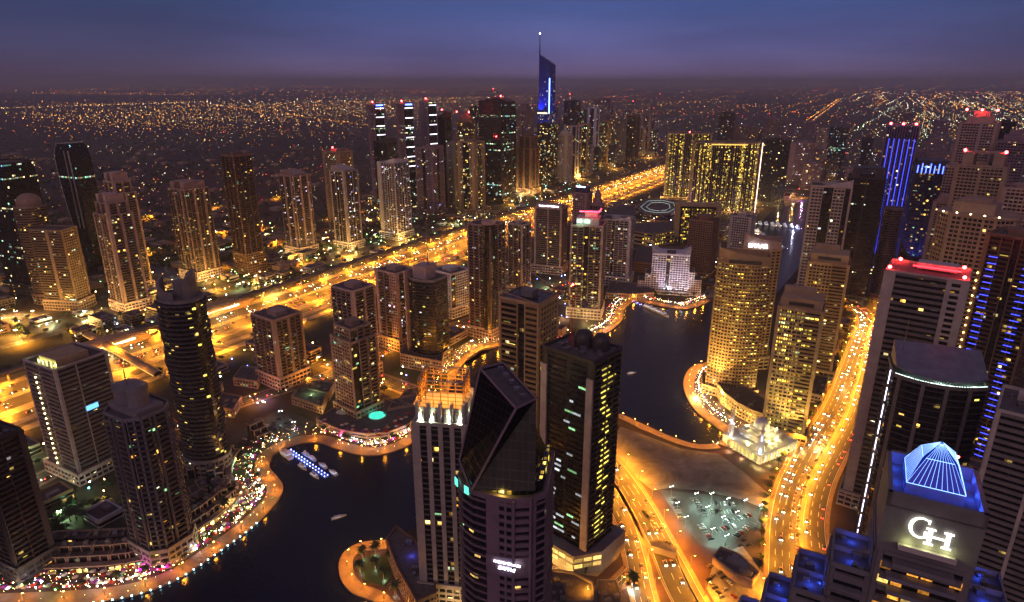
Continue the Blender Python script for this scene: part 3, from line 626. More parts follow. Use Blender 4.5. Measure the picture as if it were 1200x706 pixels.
def lit(t, poly, z0, z1, n, fh, bay, seed, cols=('w', 'w', 'g', 'y', 'c'), wd=.72):
    """single lit rooms, each its own window box against the glazing"""
    rn = random.Random(seed); E = []
    N_ = len(poly)
    for i in range(N_):
        a, b = Vector(poly[i]), Vector(poly[(i + 1) % N_]); e = (b - a)
        if e.length < bay * .9 and N_ < 10: continue
        E.append((a, e))
    tot = [e.length for a, e in E]
    for k in range(n):
        a, e = rn.choices(E, tot)[0]; l = e.length; nb = max(1, round(l / bay)); j = rn.randrange(nb); f = rn.randrange(int((z1 - z0) / fh)); w = min(bay * wd, l * .8) * (2 if rn.random() < .2 and nb > 3 and j < nb - 1 else 1)
        c = a + e * ((j + .5) / nb); d = e.normalized(); nr = Vector((d.y, -d.x)); c = c + nr * .06; z = z0 + f * fh + fh * .42
        key = (rn.choice(cols), round(w, 1)); mk_ = 'litwin%s%.1f' % key
        me = bpy.data.meshes.get(mk_)
        if not me:
            q = MB(); q.box(0, 0, 0, key[1], .1, fh * .46); me = q.mesh(mk_, LIT[key[0]])
        o = bpy.data.objects.new('lit_window', me); COL.objects.link(o); o.parent = t; o.location = (c.x, c.y, z); o.rotation_euler = (0, 0, math.atan2(d.y, d.x))
def lit_mat(name, col, s):
    m, t, b = new_mat(name); g = N(t, 'ShaderNodeTexCoord'); oi = N(t, 'ShaderNodeObjectInfo'); n = N(t, 'ShaderNodeTexNoise'); n.inputs['Scale'].default_value = 1.3; n.inputs['Detail'].default_value = 2
    v = N(t, 'ShaderNodeVectorMath', operation='ADD'); L(t, g.outputs['Object'], v.inputs[0]); cb = N(t, 'ShaderNodeCombineXYZ'); L(t, mth(t, 'MULTIPLY', oi.outputs['Random'], 90.0), cb.inputs[0]); L(t, cb.outputs[0], v.inputs[1]); L(t, v.outputs[0], n.inputs['Vector'])
    st = mth(t, 'MULTIPLY', mth(t, 'MULTIPLY', mth(t, 'POWER', n.outputs[0], 1.6), s * 2.2), mth(t, 'ADD', mth(t, 'MULTIPLY', oi.outputs['Random'], 1.1), .15))
    b.inputs['Emission Color'].default_value = (*col, 1); L(t, st, b.inputs['Emission Strength']); b.inputs['Base Color'].default_value = (.05, .05, .05, 1); m.cycles.emission_sampling = 'NONE'; return m
LIT = dict(w=lit_mat('warm_room_light', (1, .62, .15), 1.8), g=lit_mat('green_room_light', (.45, 1, .45), 1.2), y=lit_mat('yellow_room_light', (1, .78, .12), 2.2), c=lit_mat('pale_room_light', (.9, .95, 1), 1.3), o=lit_mat('orange_room_light', (1, .38, .04), 1.6))
TW = {}
def begin(name, label, tx, ty, by, wpx, ratio=.8, rot=-33, group=None, cat='tower', zt=None):
    X, Y, H = place(tx, ty, by) if zt is None else (*G(tx, ty, zt), zt)
    f = proj(X, Y, H)[2]; wm = wpx * f / FPX; th = R(rot) - math.atan2(-X, Y); w = wm / (abs(math.cos(th)) + ratio * abs(math.sin(th)))
    t = empty(name, label, cat, (X, Y, 0), R(rot), group); t.location.z = 0
    if cat == 'tower': TW[label] = (round(X), round(Y), round(H), round(w))
    return t, w, w * ratio, H
SD = [100]
def tower(label, tx, ty, by, wpx, ratio=.8, sides=('w1 p6 w1',), mat='pale', glz='res', shape='rect', crown='plant', rot=-33, fh=3.5, bay=3.6, base=14, nlit=0, name='residential_tower', red=0, group=None, setback=None, baselight=0, cols=('w', 'w', 'g', 'y', 'c'), zt=None, podium=0, pmat=None, amount=.12):
    t, w, d, H = begin(name, label, tx, ty, by, wpx, ratio, rot, zt=zt); SD[0] += 1; sd = SD[0]
    mk_ = {'rect': lambda f: rect(w * f, d * f), 'oval': lambda f: oval(w * f, d * f), 'bow': lambda f: bow(w * f, d * f, d * .22), 'chamf': lambda f: chamf(w * f, d * f, w * .2)}[shape]
    poly = mk_(1); cl, gb = MB(), MB(); hh = H; cm = M[mat]
    if crown == 'plant': hh = H - 5
    elif crown in ('arch', 'fin', 'curve'): hh = H - .06 * H
    elif crown in ('step', 'step2'): hh = H * .93
    elif crown == 'dome': hh = H - w * .45
    elif crown == 'spire': hh = H * .97
    if base: b_, bg_ = MB(), MB(); skin(b_, bg_, scaled(poly, 1.14), 0, base, ('p1',), 4.2, 4.6); parapet(b_, scaled(poly, 1.14), base); b_.build('podium', M[pmat or mat], t); bg_.build('podium_glazing', [F['busy'], M['roof']], t)
    if podium:
        p_ = MB(); p_.box(0, 0, 0, w * podium, d * podium, 9); p_.box(w * .2, d * .3, 9, w * podium * .4, d * podium * .3, 4); p_.build('podium_deck', M['roof'], t)
    segs = [(1, base, hh)] if not setback else [(1, base, hh * setback[0]), (setback[1], hh * setback[0], hh)]
    for f, a, b in segs: skin(cl, gb, mk_(f), a, b, sides, fh, bay, 0, True); parapet(cl, mk_(f), b)
    top = mk_(segs[-1][0]); ws, ds = w * segs[-1][0], d * segs[-1][0]
    gb.build('glazing', [F[glz], M['roof']], t); cl.build('facade_frame', [cm, M2.get(mat, cm)], t)
    if nlit: lit(t, poly, base + 2, segs[0][2] - 4, nlit, fh, bay, sd, cols)
    if crown == 'plant': plant(t, hh, ws, ds, cm, sd)
    elif crown == 'step':
        m = MB(); m.prism(scaled(top, .72), hh, hh + (H - hh) * .55); m.prism(scaled(top, .42), hh + (H - hh) * .55, H); m.build('crown', cm, t)
    elif crown == 'step2':
        m = MB()
        for q in (-1, 1): m.box(q * ws * .3, 0, hh, ws * .22, ds * .9, H - hh)
        m.box(0, 0, H - 1.5, ws * .82, ds * .5, 2); m.build('crown', cm, t); plant(t, hh, ws * .6, ds * .6, cm, sd)
    elif crown == 'arch':
        m = MB(); n = 12
        for sgn in (-1, 1):
            for k in range(n):
                a0, a1 = math.pi * k / n, math.pi * (k + 1) / n; r_ = H - hh
                m.beam((-ws / 2 * math.cos(a0), sgn * ds * .45, hh + r_ * math.sin(a0)), (-ws / 2 * math.cos(a1), sgn * ds * .45, hh + r_ * math.sin(a1)), 1.2)
        for k in range(1, n): a0 = math.pi * k / n; m.beam((-ws / 2 * math.cos(a0), -ds * .45, hh + (H - hh) * math.sin(a0)), (-ws / 2 * math.cos(a0), ds * .45, hh + (H - hh) * math.sin(a0)), .6)
        m.build('crown', cm, t); m = MB(); m.box(0, 0, hh, ws * .6, ds * .6, (H - hh) * .6); m.build('plant_room', cm, t)
    elif crown == 'fin':
        m = MB(); n = 10
        for k in range(n):
            x0, x1 = -ws / 2 + ws * k / n, -ws / 2 + ws * (k + 1) / n; z0_, z1_ = hh + (H - hh) * (k / n) ** 1.6, hh + (H - hh) * ((k + 1) / n) ** 1.6
            for y in (-ds / 2, -ds / 2 + .8): m.face([(x0, y, hh), (x1, y, hh), (x1, y, z1_ + .1), (x0, y, z0_ + .1)])
            m.face([(x0, -ds / 2, z0_ + .1), (x1, -ds / 2, z1_ + .1), (x1, -ds / 2 + .8, z1_ + .1), (x0, -ds / 2 + .8, z0_ + .1)])
        m.face([(ws / 2, -ds / 2, hh), (ws / 2, ds / 2, hh), (ws / 2, ds / 2, H - 4), (ws / 2, -ds / 2, H)]); m.build('crown', cm, t); plant(t, hh, ws * .7, ds * .7, cm, sd)
    elif crown == 'curve':
        m = MB(); n = 10; P = [(-ws / 2 + ws * k / n, (H - hh) * (.25 + .75 * math.cos(k / n * 1.5))) for k in range(n + 1)]
        for (x0, z0_), (x1, z1_) in zip(P, P[1:]):
            for y in (-ds * .4, ds * .4): m.face([(x0, y, hh), (x1, y, hh), (x1, y, hh + z1_), (x0, y, hh + z0_)])
            m.face([(x0, -ds * .4, hh + z0_), (x1, -ds * .4, hh + z1_), (x1, ds * .4, hh + z1_), (x0, ds * .4, hh + z0_)])
        m.build('crown', cm, t)
    elif crown == 'dome':
        m = MB(); m.prism(oval(ws * .8, ds * .8, 20), hh, hh + ws * .15); m.ball((0, 0, hh + ws * .15), ws * .36, 16, 6, .8, 0, True); m.build('dome', cm, t)
    elif crown == 'spire':
        m = MB(); m.prism(scaled(top, .6), hh, H); m.build('crown', cm, t); m = MB(); m.tube((0, 0, H), (0, 0, H * 1.1), 1.0, 6, .15); m.build('spire', M['steel'], t)
    elif crown == 'drum':
        m = MB(); m.prism(oval(ws * .75, ds * .75, 20), hh, hh + 7); m.build('crown', cm, t)
    elif crown == 'frame':
        m = MB()
        for x in (-.48, -.16, .16, .48):
            for y in (-.48, .48): m.beam((x * ws, y * ds, hh), (x * ws, y * ds, hh + 9), .5)
        for y in (-.48, .48): m.beam((-.48 * ws, y * ds, hh + 9), (.48 * ws, y * ds, hh + 9), .6)
        for x in (-.48, .48): m.beam((x * ws, -.48 * ds, hh + 9), (x * ws, .48 * ds, hh + 9), .6)
        m.build('crown', cm, t); plant(t, hh, ws * .8, ds * .8, cm, sd)
    for k in range(red): beacon(t, (-.4 + .8 * k / max(1, red - 1)) * ws if red > 1 else 0, -.3 * ds, max(hh, H - 1) + (1 if red > 1 else 2), 1.1 + H / 400)
    if baselight:
        for x, y in ((-w * .6, -d * .8), (w * .8, -d * .4), (w * .15, -d * .9)): up(t, x * 1.1, y * 1.1, 3.5, baselight * 1.5, (1, .60, .18), H * .45, ang=0)
    return t, w, d, H, hh
def crane(label, tx, ty, by, col='red', jib=38, rot=0.6):
    X, Y, H = place(tx, ty, by); t = empty('tower_crane', label, 'crane', (X, Y, 0), rot); m = MB(); s = 1.1
    z = 0
    for x in (-s, s):
        for y in (-s, s): m.beam((x, y, 0), (x, y, H), .16)
    while z < H - 3:
        for a, b in (((-s, -s), (s, -s)), ((s, -s), (s, s)), ((s, s), (-s, s)), ((-s, s), (-s, -s))): m.beam((*a, z), (*b, z + 3), .09)
        z += 3
    m.build('mast', M[col], t); m = MB(); m.beam((-12, 0, H), (jib, 0, H + 1), .3); m.beam((0, 0, H + 7), (jib * .7, 0, H + 1.5), .1); m.beam((0, 0, H + 7), (-11, 0, H + .5), .1); m.beam((0, 0, H), (0, 0, H + 7), .25)
    for k in range(12): x = jib * k / 12; m.beam((x, 0, H + .2), (x + jib / 24, 0, H + 2), .1); m.beam((x + jib / 24, 0, H + 2), (x + jib / 12, 0, H + .2), .1)
    m.build('jib', M[col], t); m = MB(); m.box(-11, 0, H - 2.5, 3, 2, 2.5); m.build('counterweight', M['conc'], t); m = MB(); m.box(1.6, 1.6, H - 2, 1.6, 1.6, 2.2); m.build('cab', M['steel'], t)
    beacon(t, 0, 0, H + 7, .6)
def sign(t, txt, size, loc, rx, rz, mat, name='sign_lettering', ext=.15, shear=0):
    cu = bpy.data.curves.new(name, 'FONT'); cu.body = txt; cu.size = size; cu.extrude = ext; cu.align_x = 'CENTER'; cu.align_y = 'CENTER'; cu.shear = shear; cu.materials.append(mat)
    tmp = bpy.data.objects.new('tmp', cu); COL.objects.link(tmp); me = bpy.data.meshes.new_from_object(tmp); bpy.data.objects.remove(tmp); o = bpy.data.objects.new(name, me); COL.objects.link(o); o.parent = t; o.location = loc; o.rotation_euler = (rx, 0, rz); return o
SIGNW = glow('white_sign_light', (.85, .88, 1), 6); SIGNG = glow('pale_sign_light', (1, 1, .85), 2.4)
T = tower
# ---- beyond the highway, left to right
T('dark office tower with teal lit floors and violet roof line at the left edge', 6, 190, 338, 54, .9, ('s1',), 'dark', 'off', crown='flat', name='office_tower', rot=-20)
T('sandy curved tower with a drum and dome on top in the left cluster', 31, 226, 352, 42, .9, ('h1',), 'sand', 'res', 'oval', crown='dome', amount=.1)
T('sandy slab tower with long balcony bands and a notched shoulder at left', 62, 268, 360, 46, .6, ('h5 w1 h4', 'w.4 p3 w.4', 'w1', 'w1'), 'sand', 'res', crown='flat', rot=-8)
T('brown tower behind its twin near the curved sail building', 135, 202, 340, 34, .9, ('w1 b4 w1 b4 w1',), 'pink', 'res', crown='step2', setback=(.9, .8), nlit=25)
T('pale brown tower with twin shoulders in front of its twin at left', 128, 227, 361, 40, .9, ('w1 b4 w1 b4 w1',), 'pink', 'res', crown='step2', setback=(.9, .8), nlit=45, baselight=9000)
T('pinkish tower with a square arch head standing alone between canal lake and highway', 219, 212, 324, 42, .9, ('b4 w1 b4 w1 b2',), 'pink', 'res', crown='step2', nlit=40, baselight=9000)
T('dark unlit tower with lattice lower floors left of the pale pair', 276, 178, 318, 32, .95, ('b3 s3 b3',), 'brown', 'resd', crown='plant', base=34, nlit=22, rot=-36)
T('slim pale tower with white centre strip nearest the parking ground', 344, 199, 296, 34, .95, ('b3 w1 b3 w1 b1',), 'pink', 'resm', crown='curve', nlit=40, baselight=12000)
T('beige slab tower with red beacon behind the blue-spotted tower', 395, 174, 276, 34, .9, ('w1 p5 w1',), 'sand', 'res', crown='plant', red=1)
T('pale tower with blue lights down its dark centre strip', 402, 194, 290, 32, .95, ('w1 b3 g2 b3 w1',), 'pale', 'resm', crown='curve', nlit=40, baselight=12000, cols=('w', 'y', 'c'))
T('dark tower with curved shoulder behind the white striped tower', 449, 160, 262, 30, .9, ('g3 s2',), 'dark', 'off', 'bow', crown='fin', name='office_tower')
T('white striped tower with bold left wall and turquoise strip', 460, 184, 278, 36, .95, ('w2 b3 g1 b3', 'b3 g1 b3'), 'white', 'resm', crown='fin', nlit=35, baselight=12000)
for i, (x, y, b, wd, c) in enumerate(((440, 121, 238, 20, 'first of three, blue roof sign'), (474, 120, 250, 20, 'middle one, blue roof sign'), (502, 117, 245, 19, 'last one, pale roof lights'))):
    t, w, d, H, hh = T('glass tower of the slim trio with light bars, ' + c, x, y, b, wd, .9, ('w1 p2 w.5', 'g4 w.4', 'w1', 'p1'), 'mauve', 'off', crown='plant', name='office_tower', red=1, rot=-45)
    for k in range(7):
        m = MB(); z = hh - 8 - k * H * .085; m.box(w / 2 + .5, 0, z, 1.0, d * .8, 1.6); m.build('light_bar', glow('bar_white', (.9, .85, 1), 3.0), t)
    if i < 2: m = MB(); m.box(w / 2 + .6, 0, hh - 1.5, .8, d * .7, 3.4); m.build('roof_sign', glow('blue_sign_light', (.06, .12, 1), 8), t)
T('dark tower with quarter-round head beside the slim trio', 520, 130, 242, 17, .9, ('g3 w.3',), 'dark', 'offd', crown='fin', name='office_tower', red=1)
T('dark tower with domed head and amber dots', 546, 132, 240, 30, .9, ('v3',), 'brown', 'busy', 'oval', crown='dome', red=2)
T('grey tower with sharp twin horns in front of the slim trio', 503, 168, 252, 33, .9, ('w.6 p3 g2 p3 w.6',), 'mauve', 'resm', crown='fin', nlit=14)
T('gold tinted tower under an ornate lattice crown', 552, 166, 251, 32, .9, ('w1 p1 g3 p1 w1',), 'tan', 'busy', crown='frame', nlit=16)
T('broad dark tower with crane on its roof', 574, 116, 236, 26, .8, ('p1',), 'dark', 'offd', crown='plant')
T('broad blue-edged tower right of the crane tower', 590, 114, 232, 30, .8, ('g3 w.3',), 'dark', 'off', 'bow', crown='curve', name='office_tower', red=1)
T('dark square tower with teal floors and a white blade', 585, 161, 237, 31, .9, ('g4 w.4',), 'dark', 'off', crown='plant', name='office_tower', red=1)
T('copper lit stepped tower with tall brown piers', 619, 158, 226, 27, .9, ('w1 v2 w1 v2 w1',), 'brown', 'none', crown='plant', setback=(.8, .85), name='office_tower', baselight=60000)
T('hazy purple tower left of the blue spire', 615, 122, 214, 22, .9, ('p1',), 'mauve', 'resm', crown='step')
T('narrow twin tower left edge of the purple tower', 605, 128, 216, 12, .9, ('p1',), 'mauve', 'resm')
for a in (('dark strip-lit tower below the blue spire', 642, 143, 216, 24, 'dark', 'busy', 'plant', ('v2 g1 v2',)), ('tower with a small blue dome beside the striped tower', 662, 152, 213, 20, 'pale', 'white', 'dome', ('w1 p2 w1',)),
          ('dark blue plain tower behind the canopy tower', 671, 117, 198, 19, 'dark', 'blue', 'plant', ('p1',)), ('tower with dark flat canopy and tall white piers', 671, 148, 209, 20, 'pale', 'res', 'flat', ('w1 g1 w1 g1',)), ('tower with dark canopy roof, gold lit flank', 685, 146, 206, 15, 'tan', 'busy', 'flat', ('w1 g1',)),
          ('violet lit tower with paired slots', 696, 127, 198, 14, 'white', 'blue', 'frame', ('w1 g2 w1',)), ('tower with glaring white roof lamp and golden ribs', 710, 141, 195, 20, 'tan', 'busy', 'plant', ('w.5 v3 w.5',)),
          ('dark tower behind the white roofed tower', 706, 115, 188, 20, 'mauve', 'resm', 'plant', ('p1',)), ('mid grey tower right of the white roofed tower', 727, 138, 191, 16, 'grey', 'res', 'plant', ('p1',)),
          ('unfinished concrete tower with crane over the highway bend', 743, 134, 188, 15, 'brown', 'resd', 'plant', ('b1',)), ('last tower of the row before the highway bend', 760, 134, 180, 15, 'mauve', 'resm', 'plant', ('w1 b2 w1',)),
          ('low dark tower squeezed between canopy tower and ribbed tower', 655, 170, 214, 14, 'pale', 'white', 'plant', ('p1',)), ('pale round-topped tower behind the dark strip-lit tower', 650, 136, 200, 12, 'mauve', 'resm', 'step', ('p1',)),
          ('small tower at the foot of the ribbed golden tower', 690, 168, 204, 12, 'pale', 'white', 'plant', ('p1',)), ('squat tower with orange base left of the blue spire', 601, 175, 222, 14, 'dark', 'busy', 'plant', ('p1',)),
          ('small grey tower between the domed and the lattice-crowned towers', 530, 165, 244, 14, 'grey', 'res', 'plant', ('w1 p2 w1',)), ('distant slim tower behind the highway bend row', 735, 128, 180, 9, 'mauve', 'resm', 'plant', ('p1',)), ('distant slim tower right of the violet tower', 717, 124, 184, 9, 'mauve', 'resm', 'spire', ('p1',))):
    T(a[0], a[1], a[2], a[3], a[4], .9, a[8], a[5], a[6], crown=a[7], nlit=10)
crane('distant tower crane above the dark blue plain tower', 668, 113, 198, 'steel', 34, .2); crane('distant tower crane above the broad dark tower', 578, 108, 236, 'steel', 34, 2.9); crane('distant tower crane above the unfinished concrete tower', 742, 121, 188, 'steel', 30, 1.8)
for i, a in enumerate(((567, 140, 226, 14), (628, 150, 206, 12), (580, 146, 214, 12), (648, 121, 190, 11), (720, 150, 190, 12), (752, 148, 182, 10), (684, 128, 186, 9), (735, 152, 186, 11), (637, 168, 212, 12), (672, 172, 206, 12), (700, 172, 200, 11), (717, 168, 196, 10), (535, 146, 222, 12), (596, 138, 200, 10), (556, 124, 196, 10), (767, 150, 182, 9))):
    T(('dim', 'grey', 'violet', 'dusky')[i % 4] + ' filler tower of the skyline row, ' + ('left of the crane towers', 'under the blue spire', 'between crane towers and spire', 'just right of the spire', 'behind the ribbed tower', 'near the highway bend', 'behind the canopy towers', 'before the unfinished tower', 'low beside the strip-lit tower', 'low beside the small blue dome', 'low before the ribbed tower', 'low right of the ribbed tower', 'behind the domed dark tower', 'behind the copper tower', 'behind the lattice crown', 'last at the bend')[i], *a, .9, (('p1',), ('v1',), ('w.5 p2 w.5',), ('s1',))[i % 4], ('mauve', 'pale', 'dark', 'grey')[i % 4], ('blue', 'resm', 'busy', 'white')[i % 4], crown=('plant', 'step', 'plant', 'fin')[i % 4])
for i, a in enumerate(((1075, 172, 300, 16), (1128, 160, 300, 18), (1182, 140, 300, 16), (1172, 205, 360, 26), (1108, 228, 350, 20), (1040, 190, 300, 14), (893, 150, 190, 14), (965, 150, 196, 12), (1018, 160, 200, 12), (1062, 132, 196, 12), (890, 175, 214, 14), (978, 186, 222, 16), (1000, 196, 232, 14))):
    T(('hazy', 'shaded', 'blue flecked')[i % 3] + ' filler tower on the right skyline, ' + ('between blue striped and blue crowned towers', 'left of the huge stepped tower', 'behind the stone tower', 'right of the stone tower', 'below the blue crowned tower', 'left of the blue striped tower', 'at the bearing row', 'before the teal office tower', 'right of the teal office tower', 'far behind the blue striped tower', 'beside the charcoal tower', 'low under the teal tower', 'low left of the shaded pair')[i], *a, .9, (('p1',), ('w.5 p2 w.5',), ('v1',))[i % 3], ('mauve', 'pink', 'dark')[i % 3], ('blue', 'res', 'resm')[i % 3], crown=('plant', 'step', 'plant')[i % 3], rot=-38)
# ---- across the canal head and towards the sea
T('wide hotel block with vertical golden ribs beside the highway', 808, 156, 232, 50, .55, ('w.3 v12 w.3',), 'tan', 'hotel', crown='flat', name='hotel_tower', base=6, rot=-12, red=1, bay=4.5, baselight=50000)
t, w, d, H, hh = T('wide curved hotel block covered in golden windows', 852, 167, 248, 78, .4, ('v1',), 'tan', 'hotel', 'bow', crown='flat', name='hotel_tower', base=6, rot=-6, bay=4.5, baselight=30000)
m = MB(); m.box(w / 2 + 1, -d / 2 + 2, 4, 1.2, 1.2, H - 2); m.build('light_strip', glow('strip_pink', (1, .6, .45), 3.5), t)
m = MB(); m.box(0, -d / 2 - .6, H - 4, w * .55, .8, 2.4); m.build('lit_cornice', glow('cornice_gold', (1, .6, .1), 1.2), t)
t, w, d, H = begin('hotel_wing', 'lower hotel wing framed by a brown stone portal in front of the golden blocks', 818, 241, 284, 52, .3, -8, cat='building')
m = MB(); g_ = MB(); skin(m, g_, rect(w * .8, d * .8), 0, H - 4, ('v1',), 3.4, 4.5); g_.build('glazing', [F['hotel'], M['roof']], t); m.build('facade_frame', M['tan'], t)
m = MB(); m.box(-w * .46, 0, 0, w * .1, d * 1.1, H); m.box(w * .46, 0, 0, w * .1, d * 1.1, H); m.box(0, 0, H, w * 1.02, d * 1.1, 4); m.build('stone_portal', M['tan'], t)
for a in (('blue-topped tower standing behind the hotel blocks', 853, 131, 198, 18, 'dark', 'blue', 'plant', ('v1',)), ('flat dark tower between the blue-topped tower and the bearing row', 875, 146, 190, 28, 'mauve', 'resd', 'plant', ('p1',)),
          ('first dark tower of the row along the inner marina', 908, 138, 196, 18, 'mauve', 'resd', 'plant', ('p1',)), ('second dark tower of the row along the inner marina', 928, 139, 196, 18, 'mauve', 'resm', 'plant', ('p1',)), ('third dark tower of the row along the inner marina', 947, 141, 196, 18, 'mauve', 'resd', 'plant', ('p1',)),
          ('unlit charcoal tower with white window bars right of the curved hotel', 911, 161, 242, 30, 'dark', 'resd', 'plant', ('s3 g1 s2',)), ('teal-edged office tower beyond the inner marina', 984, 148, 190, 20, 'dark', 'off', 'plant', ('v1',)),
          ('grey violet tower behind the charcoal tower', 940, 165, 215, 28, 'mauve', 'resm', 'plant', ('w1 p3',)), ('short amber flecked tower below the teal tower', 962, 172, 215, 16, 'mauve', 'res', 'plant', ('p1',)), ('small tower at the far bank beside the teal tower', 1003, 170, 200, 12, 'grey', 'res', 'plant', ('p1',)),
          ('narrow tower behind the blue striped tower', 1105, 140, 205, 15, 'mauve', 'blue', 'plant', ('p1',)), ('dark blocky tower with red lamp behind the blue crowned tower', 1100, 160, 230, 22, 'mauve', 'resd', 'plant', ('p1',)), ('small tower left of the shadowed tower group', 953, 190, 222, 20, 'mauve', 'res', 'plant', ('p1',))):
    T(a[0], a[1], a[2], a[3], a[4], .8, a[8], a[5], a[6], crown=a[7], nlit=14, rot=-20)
T('brown concrete shell tower under construction between hotel wing and yacht quay', 826, 257, 326, 33, .95, ('p1',), 'brown', 'none', crown='drum', name='unfinished_tower')
T('white office block with arched gold entrance near the yacht berths', 871, 253, 312, 28, .8, ('w.6 p4 w.6',), 'pale', 'res', crown='frame', nlit=8, fh=4)
# ---- this side of the highway
t, w, d, H, hh = T('pale banded tower with a lit louvred roof and gold light strings at left', 77, 418, 545, 80, .95, ('w.4 h5 w.3 h5 w.4', 'w.4 h3 w.2 h5 w.5'), 'pale', 'resd', crown='flat', rot=-28, nlit=22, fh=3.6, base=10)
m = MB(); m.box(w * .15, -d * .1, hh + .3, w * .55, d * .6, 6); m.build('roof_screen', M['tan'], t)
for k in range(4): lamp((w * (-.08 + .16 * k), -d * .42, hh + 2.5), 900, (.95, 1, .3), t, .3)
m = MB()
for k in range(8): m.box(w * (-.1 + .07 * k), -d * .44, hh, .8, .8, 5)
m.build('roof_colonnade', M['white'], t)
for k in range(18):
    for x, y in ((-w * .15, -d / 2 - 1.2), (-w / 2 - 1.0, -d / 2 + 1)):
        m = MB(); m.ball((0, 0, 0), .5, 6, 4); q = m.build('string_light', glow('string_gold', (1, .72, .25), 25), t, (x, y, 12 + k * (H - 18) / 18))
m = MB(); m.box(w / 2 + 1.1, 0, hh - 40, .3, 9, 4); m.build('media_panel', glow('panel_blue', (.12, .45, 1), 1.6), t)
t, w, d, H, hh = T('tall dark tower with rippling balcony rings and a split curved crown', 211, 348, 546, 68, .8, tuple(['g1'] + ['r1'] * 5 + ['w1'] + ['r1'] * 12 + ['r1', 'r1', 'r1', 'r1', 'g1']), 'grey', 'resd', 'oval', crown='flat', nlit=70, fh=3.6, cols=('y', 'y', 'w'), rot=-30)
c = MB(); n = 14
for (a0, a1, r_, zt_, zb) in ((3.3, 5.3, .47, 15, 7), (-.5, 1.9, .40, 21, 15)):
    P = [(w * r_ * math.cos(a0 + (a1 - a0) * k / n), d * r_ * math.sin(a0 + (a1 - a0) * k / n), hh + zb + (zt_ - zb) * (1 - k / n) ** 1.5 if a0 > 3 else hh + zb + (zt_ - zb) * math.sin(k / n * 3.1)) for k in range(n + 1)]
    for p, q in zip(P, P[1:]):
        for f in (1, .86): c.face([(p[0] * f, p[1] * f, hh), (q[0] * f, q[1] * f, hh), (q[0] * f, q[1] * f, q[2]), (p[0] * f, p[1] * f, p[2])])
        c.face([p, q, (q[0] * .86, q[1] * .86, q[2]), (p[0] * .86, p[1] * .86, p[2])])
c.prism([(x + w * .08, y) for x, y in oval(w * .34, d * .34, 18)], hh, hh + 13); c.prism([(x + w * .08, y) for x, y in oval(w * .95, d * .9, 18)], hh, hh + 1.2); c.build('crown', M['grey'], t)
t, w, d, H, hh = T('dark stepped tower with twin rooftop drums and a mast beside the promenade', 160, 478, 645, 76, .85, ('b2 g1 w.4 b3', 'g1 b2 w.3 b2'), 'grey', 'resd', 'chamf', crown='flat', nlit=45, fh=3.6, cols=('y', 'w', 'g', 'o'), rot=-30)
c = MB()
for x, r_, h_ in ((-w * .2, 7.5, 15), (w * .12, 6, 17)): c.prism([(px + x, py) for px, py in oval(r_ * 2, r_ * 2, 18)], hh, hh + h_); c.prism([(px + x, py) for px, py in oval(r_ * 2.2, r_ * 2.2, 18)], hh + h_ - 3, hh + h_ - 1)
c.box(0, 0, hh, w * .9, d * .6, 4); c.build('crown', M['grey'], t); c = MB(); c.tube((0, -3, hh + 10), (0, -3, hh + 36), .5, 6, .1); c.build('mast', M['steel'], t)
T('black unlit tower cropped by the lower left edge', -14, 500, 668, 56, .9, ('b3 w.4',), 'dark', 'resd', crown='plant', nlit=14, rot=-25)
T('broad balcony tower with a violet lit foot beside the highway', 323, 362, 446, 54, .9, ('b5 w.4', 'w.6 b3 w.6 b3 w.4'), 'pink', 'resd', crown='plant', nlit=55, rot=-36)
T('broad grey tower behind the pool tower', 413, 330, 440, 48, .9, ('b5 w.4', 'w.6 b3 w.6 b3 w.4'), 'pink', 'resd', crown='plant', nlit=20, rot=-36)
t, w, d, H, hh = T('stepped cream tower with square windows standing over the turquoise pool', 412, 374, 486, 52, .9, ('w.3 p4 w.4', 'g2 b2 w.3 b2 w.3'), 'sand', 'res', crown='plant', setback=(.88, .8), nlit=90, rot=-40, baselight=5000, cols=('w', 'y', 'g', 'y'))
T('mauve balcony tower with blue floodlit foot', 462, 311, 404, 44, .9, ('w1 b4 p2',), 'pink', 'resm', crown='plant', nlit=25, rot=-36)
t, w, d, H, hh = T('curved glass tower with a sail wall and roof mast beside the highway', 499, 325, 424, 50, .85, ('s1',), 'grey', 'resd', 'bow', crown='flat', nlit=30, rot=-30)
c = MB(); c.box(-w * .05, 0, hh, w * .5, d * .6, 14); c.box(-w * .5, -d * .1, 10, 1.6, d * .8, hh - 2); c.build('sail_wall', M['pink'], t); c = MB(); c.tube((w * .1, 0, hh + 10), (w * .1, 0, hh + 62), .8, 6, .15); c.build('mast', M['steel'], t)
t, w, d, H, hh = T('small mint-lit residential tower with white window frames', 528, 312, 366, 44, .9, ('w.3 p5 w.3', 'g1 p3 w.4'), 'white', 'res', crown='plant', nlit=15, rot=-42)
up(t, -w * .3, -d * .95, 4, 40000, (.5, 1, .45), 50)
t, w, d, H, hh = T('tall tower with a black glass cylinder on its corner', 570, 262, 392, 44, .95, ('w.2 b6', 'b6 w.2'), 'pink', 'resd', crown='flat', nlit=45, rot=-34)
g_ = MB(); g_.prism([(x + w * .34, y - d * .34) for x, y in oval(w * .5, w * .5, 20)], 14, hh + 5, 0, 1); g_.build('corner_cylinder', [F['offd'], M['roof']], t); g_ = MB(); g_.prism([(x + w * .34, y - d * .34) for x, y in oval(w * .53, w * .53, 20)], hh + 2.5, hh + 5.6); g_.build('cylinder_rim', M['pink'], t)
T('slim tower with pale lit roof behind the cylinder tower', 609, 262, 345, 27, .9, ('w.2 b4 g1 w.3',), 'pale', 'res', crown='frame', nlit=20, rot=-38)
